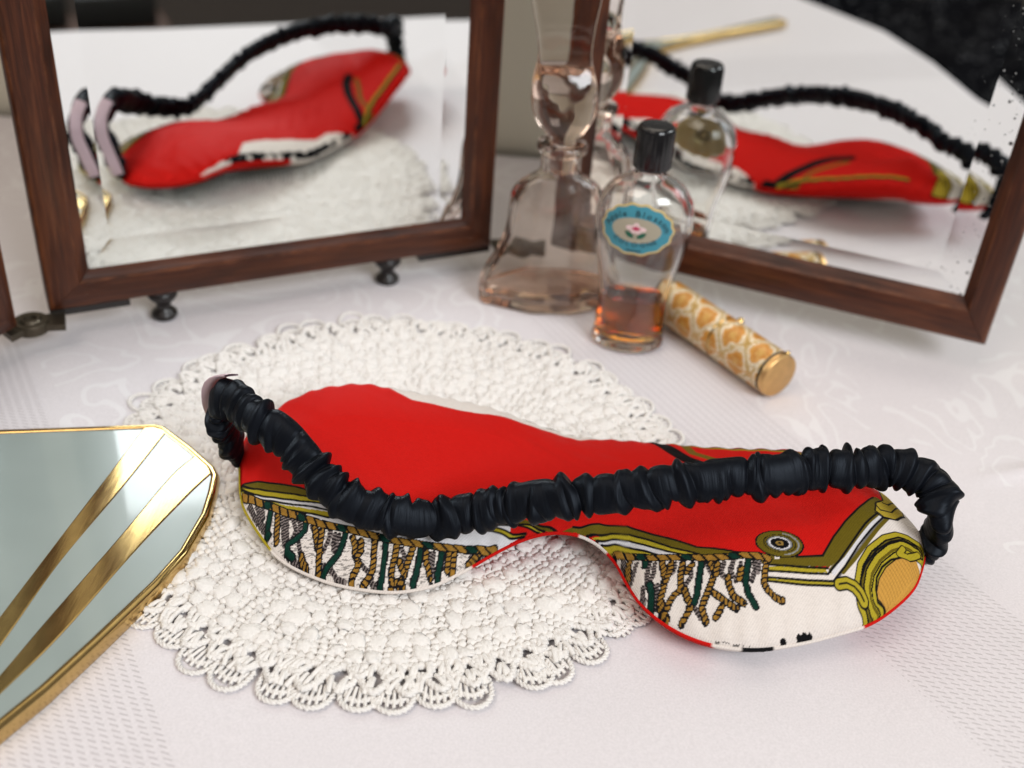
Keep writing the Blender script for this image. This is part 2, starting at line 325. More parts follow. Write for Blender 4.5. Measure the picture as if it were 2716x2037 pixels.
# ================= dressing mirror =================
def frame_axes(ang,o): 
    a=math.radians(ang); u=np.array([math.cos(a),math.sin(a),0]); n=np.array([math.sin(a),-math.cos(a),0]); return np.array([o[0],o[1],0.]),u,n,np.array([0,0,1.])
CMF=frame_axes(27.4,(-192.4,360.0)); RMF=frame_axes(-18.7,(139.5,411.9))
def W(fr,u,v,n): u=np.asarray(u,float);v=np.asarray(v,float);n=np.asarray(n,float); return fr[0]+u[...,None]*fr[1]+v[...,None]*fr[3]+n[...,None]*fr[2]
mirror=empty('dressing_table_mirror','three-panel dressing mirror in dark mahogany frames on small turned feet','mirror',(-105,385,0))
def mitred_frame(parent,fr,u0,u1,v0,v1,wl,wr,wb,wt,depth=11):
    # profile: s 0 (outer) .. 1 (inner), n
    prof=[(0,-depth),(0,3.0),(.04,4.3),(.10,5.0),(.45,5.3),(.74,4.6),(.80,3.4),(.84,3.0),(.97,1.0),(1.0,.45),(1.0,-depth)]
    ps=np.array([p[0] for p in prof]); pn=np.array([p[1] for p in prof])
    sides=[('rail',(u0,v0),(u1,v0),(wl,wb),(-wr,wb)),('stile',(u1,v0),(u1,v1),(-wr,wb),(-wr,-wt)),('rail',(u1,v1),(u0,v1),(-wr,-wt),(wl,-wt)),('stile',(u0,v1),(u0,v0),(wl,-wt),(wl,wb))]
    for nm,a,b,da,db in sides:
        m=24; uv=[];V=[]
        g=.10
        L=math.hypot(b[0]-a[0],b[1]-a[1]); dx,dy=(b[0]-a[0])/L,(b[1]-a[1])/L
        off=random.random()*200
        for i in range(m):
            t=i/(m-1)
            A=np.array([a[0]+da[0]*ps,a[1]+da[1]*ps]); B=np.array([b[0]+db[0]*ps,b[1]+db[1]*ps])
            e=g*(1 if i==0 else -1 if i==m-1 else 0)
            P=A*(1-t)+B*t; P[0]+=e*dx; P[1]+=e*dy
            V.append(W(fr,P[0],P[1],pn)); 
            uv.append(np.stack([off+t*L+0*ps,ps*14+.0*off],1))
        V=np.array(V).reshape(-1,3); uv=np.array(uv).reshape(-1,2)
        mesh(nm,V,gridfaces(m,len(ps),False,True),M['wood'],parent,True,uv=uv,auto=38)
def bevelled_glass(name,parent,fr,u0,u1,v0,v1,bl,br,bb,bt,mat,tilt=.047):
    g=empty_part(name,parent)
    def quad(nm,P):
        P=np.array(P,float); V=W(fr,P[:,0],P[:,1],P[:,2]); mesh(nm,V,[(0,1,2,3)],mat,g,False,uv=P[:,:2])
    iu0,iu1,iv0,iv1=u0+bl,u1-br,v0+bb,v1-bt
    quad('silvered_pane',[(iu0,iv0,0),(iu1,iv0,0),(iu1,iv1,0),(iu0,iv1,0)])
    for nm,a,b,c,d,w in (('bevel_strip',(u0,v0),(u1,v0),(iu1,iv0),(iu0,iv0),bb),('bevel_strip',(u1,v0),(u1,v1),(iu1,iv1),(iu1,iv0),br),('bevel_strip',(u1,v1),(u0,v1),(iu0,iv1),(iu1,iv1),bt),('bevel_strip',(u0,v1),(u0,v0),(iu0,iv0),(iu0,iv1),bl)):
        h=w*tilt; quad(nm,[(*a,h),(*b,h),(*c,0),(*d,0)])
    return g
def empty_part(name,parent,label=None):
    o=bpy.data.objects.new(name,None); COL.objects.link(o); o.parent=parent; o.empty_display_size=.01
    if label: o['label']=label
    return o
cf=empty_part('centre_frame',mirror)
mitred_frame(cf,CMF,14.2,198.5,14.0,300,16.6,13.6,14.0,14)
bevelled_glass('looking_glass',mirror,CMF,29.8,186,26.8,287,10.2,11.2,12.2,12,M['mirror'])
rf=empty_part('wing_frame',mirror,'right wing frame swung forward')
mitred_frame(rf,RMF,-133.5,52.4,15.6,300,14.3,13.5,18,14)
bevelled_glass('looking_glass',mirror,RMF,-120.4,40,32.4,287,12,13,9,12,M['mirror_spotted'])
# left wing, swung towards the camera and mostly out of the picture
LA=180+66; LF=frame_axes(LA-180,(-187.3,353.0))
a=math.radians(247); LF=(np.array([-188.6,352.5,0.]),np.array([math.cos(a),math.sin(a),0]),np.array([-math.sin(a),math.cos(a),0]),np.array([0,0,1.]))
lf=empty_part('wing_frame',mirror,'left wing frame at the edge of the picture')
mitred_frame(lf,LF,0,150,14.0,300,14,14,14,14)
bevelled_glass('looking_glass',mirror,LF,13,137,27,287,11,11,11,12,M['mirror'])
# backs
for fr,u0,u1,v0,v1 in ((CMF,16,196.5,16,298),(RMF,-131,50.5,18,298),(LF,2,148,16,298)):
    P=[(u0,v0),(u1,v0),(u1,v1),(u0,v1)]
    V=[W(fr,np.array(p[0]),np.array(p[1]),np.array(nn)) for nn in(-10.2,-12.4) for p in P]
    mesh('back_board',np.array(V),[(3,2,1,0),(4,5,6,7),(0,1,5,4),(1,2,6,5),(2,3,7,6),(3,0,4,7)],M['black_wood'],mirror,False)
# turned feet
fp=[(0,0.2),(4.4,.2),(5.2,1.2),(5.2,2.4),(4.4,3.4),(3.1,4.6),(2.9,6.2),(3.6,7.6),(5.0,8.8),(5.9,10.2),(6.0,11.4),(5.4,12.3),(6.2,13.0),(6.2,14.0),(0,14.0)]
V0,F0=lathe(fp,24); fm=None
for u in (57.2,152.6):
    c=W(CMF,np.array(u),np.array(0.),np.array(-3.0))
    o=mesh('foot',V0+c,F0,M['black_wood'],mirror,True,auto=50)
# hinges under the frames
def hinge(fr,ua,ub,knuckle,to,lab):
    h=empty_part('hinge',mirror,lab)
    P=[(ua,-9),(ub,-9),(ub,3.5),(ua,3.5)]
    V=[W(fr,np.array(p[0]),np.array(zz),np.array(p[1])) for zz in (13.9,11.2) for p in P]
    mesh('strap_plate',np.array(V),[(0,1,2,3),(7,6,5,4),(0,4,5,1),(1,5,6,2),(2,6,7,3),(3,7,4,0)],M['black_wood'],h,False)
    k=np.array(knuckle)
    pr=[(0,13.2),(2.2,13.2),(2.4,14.2),(3.4,14.4),(4.2,13.4),(6.2,13.4),(6.6,12.6),(6.6,9.6),(6.0,9.0),(0,9.0)]
    V,F=lathe(pr,28,c=(k[0],k[1],0)); mesh('knuckle',V,F,M['bronze'],h,True,auto=40)
    for q in to:
        q=np.array(q,float); d=q-k; L=np.linalg.norm(d); d/=L; pdir=np.array([-d[1],d[0]])
        a0=k+d*5.0; w0,w1=4.2,5.2
        pts=[a0-pdir*w0,a0+pdir*w0,q+pdir*w1,q-pdir*w1]
        V=[(p[0],p[1],zz) for zz in (12.8,10.2) for p in pts]
        mesh('arm',np.array(V),[(3,2,1,0),(4,5,6,7),(0,1,5,4),(1,2,6,5),(2,3,7,6),(3,0,4,7)],M['bronze'],h,False)
hinge(CMF,14.4,44,(-182.8,357.0),[(-171.5,361.5),(-189.5,349)],'bronze pivot hinge at the lower left corner')
hinge(CMF,165,198.3,(-1.5,456.5),[(-13,452),(10,457)],'pivot hinge behind the pink bottle')

# ================= things seen only in the mirrors =================
chair=empty('chair','dark brown wooden chair with black seat, beyond the table in the centre mirror','chair',(450,-690,-740))
ex=np.array([.9,.435]); ey=np.array([.435,-.9]); C0=np.array([612,-598])
def cb(name,a0,a1,b0,b1,z0,z1,mat):
    V,F=boxvf(-a1,-a0,b0,b1,z0,z1); W2=np.array([(*(C0+ex*v[0]+ey*v[1]),v[2]) for v in V]); bevel(mesh(name,W2,F,mat,chair,False),4)
for a in (0,372):
    for b in (0,360): cb('leg',a,a+38,b,b+38,-740,-312,M['chairwood'])
cb('apron',4,406,2,36,-312,-252,M['chairwood']); cb('apron',4,406,362,396,-312,-252,M['chairwood'])
cb('apron',2,34,37,361,-312,-252,M['chairwood']); cb('apron',376,408,37,361,-312,-252,M['chairwood'])
cb('seat',20,405,12,388,-250,-205,M['leather'])
for a in (0,372): cb('back_post',a,a+38,399,430,-740,150,M['chairwood'])
for z in (-60,50): cb('back_slat',39,371,404,426,z,z+60,M['chairwood'])

nx,ny=90,70
gx=np.linspace(-560,10,nx)[:,None]+0*np.zeros(ny); gy=np.linspace(-620,-150,ny)[None,:]+0*gx
edge=np.minimum(np.minimum((gx+560)/90,(10-gx)/70),np.minimum((gy+620)/90,(-150-gy)/80)); e=np.clip(edge,0,1); e=np.sqrt(1-(1-e)**2)
hz=-420+(330+70*vnoise(gx/90,gy/160,5)+26*np.sin(gx/24+3*vnoise(gx/80,gy/80,9))*vnoise(gx/70,gy/70,2))*e
V=np.stack([gx,gy,hz],-1).reshape(-1,3)
rim=[i*ny for i in range(nx)]+[(nx-1)*ny+j for j in range(1,ny)]+[i*ny+ny-1 for i in range(nx-2,-1,-1)]+[j for j in range(ny-2,0,-1)]
Fq=[tuple(f) for f in gridfaces(nx,ny)]
low=np.array([(V[i,0],V[i,1],-739.) for i in rim]); nV=len(V); m=len(rim)
Fq+=[(rim[i],nV+i,nV+(i+1)%m,rim[(i+1)%m]) for i in range(m)]
o=mesh('draped_fabric',np.vstack([V,low]),Fq,M['sequin']); tag(o,'black sparkling fabric beyond the table, seen at the top of the right mirror','fabric')

# ================= sleep mask =================
mask=empty('sleep_mask','red scarf-print silk sleep mask with gathered black elastic, lying on the doily','sleep mask',(18,270,0))
# ---- sleep mask surface (mm) ----
NEAR=[(-86.5,292),(-85.8,285),(-84.2,278.5),(-82,270.2),(-78.7,262.8),(-71.1,253),(-63.8,245.6),(-53.3,240.7),(-42,238.2),(-29.6,237.5),(-19.1,240.8),(-11.4,246.4),(-3.6,252),(3.1,255.8),(9.9,258.2),(18.2,259.2),(25.7,259),(31.2,256.6),(35.5,251.6),(38.6,244.1),(42.4,236.6),(48.4,230.1),(55.8,225.6),(64.7,223.3),(75.1,223.4),(86,226.3),(97,230),(106.7,233.6),(114.8,238.9),(122,245.8),(126.2,253.5),(128.5,260),(129,265)]
FAR=[(-86.5,292),(-85,298.5),(-81,305.2),(-76,311.8),(-67.6,317.6),(-56.7,320),(-43.9,320.6),(-32.8,321.4),(-16.8,323.6),(-3,324.2),(11.4,320.4),(21.3,317.4),(32.5,315.6),(43.7,314),(55.9,310.9),(72.1,306),(83.5,302.4),(95,299),(104,294.5),(111.5,289.4),(118.5,283),(124.8,275.5),(129,265)]
_NC=cr(NEAR,700);_FC=cr(FAR,700)
MOUT=np.vstack([_NC,_FC[::-1][1:-1]])
ZN=[(-95,12),(-87,12),(-70,7),(-45,5),(-10,6),(10,13),(18,15),(26,13.5),(38,9.5),(60,8.5),(90,9),(110,11.5),(125,16),(131,18),(140,18)]
ZF=[(-95,13),(-87,13),(-70,17),(-50,20),(-30,16.5),(0,9.5),(25,7.5),(45,9),(65,13),(85,19),(100,23),(114,21),(131,17),(140,18)]
def _tab(P):
    x=np.arange(-120,160,.5); z=np.interp(x,[p[0] for p in P],[p[1] for p in P]); k=np.exp(-(np.arange(-24,25)*.5/5)**2); k/=k.sum()
    return x,np.convolve(np.pad(z,24,mode='edge'),k,mode='valid')
_TN,_TF=_tab(ZN),_tab(ZF)
def _zi(x,T): return np.interp(x,T[0],T[1])
def seam_z(x,y):
    x=np.asarray(x,float); y=np.asarray(y,float)
    yl=np.interp(x,_NC[:,0],_NC[:,1]); yu=np.interp(x,_FC[:,0],_FC[:,1])
    v=np.clip((y-yl)/np.maximum(yu-yl,8),0,1)
    return _zi(x,_TN)*(1-v)+_zi(x,_TF)*v
def edge_d(x,y):
    x=np.ravel(x);y=np.ravel(y); o=np.empty(len(x))
    A=MOUT[::2]
    for i in range(0,len(x),20000):
        o[i:i+20000]=np.sqrt(((x[i:i+20000,None]-A[None,:,0])**2+(y[i:i+20000,None]-A[None,:,1])**2).min(1))
    return o
def puff(x,y,d,T0):
    w=26.0
    q=np.clip(d/w,0,1)
    b=np.sqrt(np.clip(1-(1-q)**2,0,1))
    b=0.75*b+0.25*q
    T=T0*(1+0.42*np.exp(-(((x-78)/42)**2+((y-248)/32)**2))-0.35*np.exp(-((x-17)/18)**2))
    return T*b
def top_z(x,y,d=None):
    sh=np.shape(x); x=np.ravel(np.asarray(x,float));y=np.ravel(np.asarray(y,float))
    if d is None: d=edge_d(x,y)
    z=seam_z(x,y)+puff(x,y,d,11.6)
    # soft dents and puckers
    z=z-2.2*np.exp(-(((x-88)*.8+(y-268)*.6)/7)**2)*np.exp(-(((x-88)*.6-(y-268)*.8)/20)**2)*np.clip(d/8,0,1)
    return z.reshape(sh)
def bot_z(x,y,d):
    z=seam_z(x,y)-puff(x,y,d,8.5)
    return np.maximum(z,0.9)

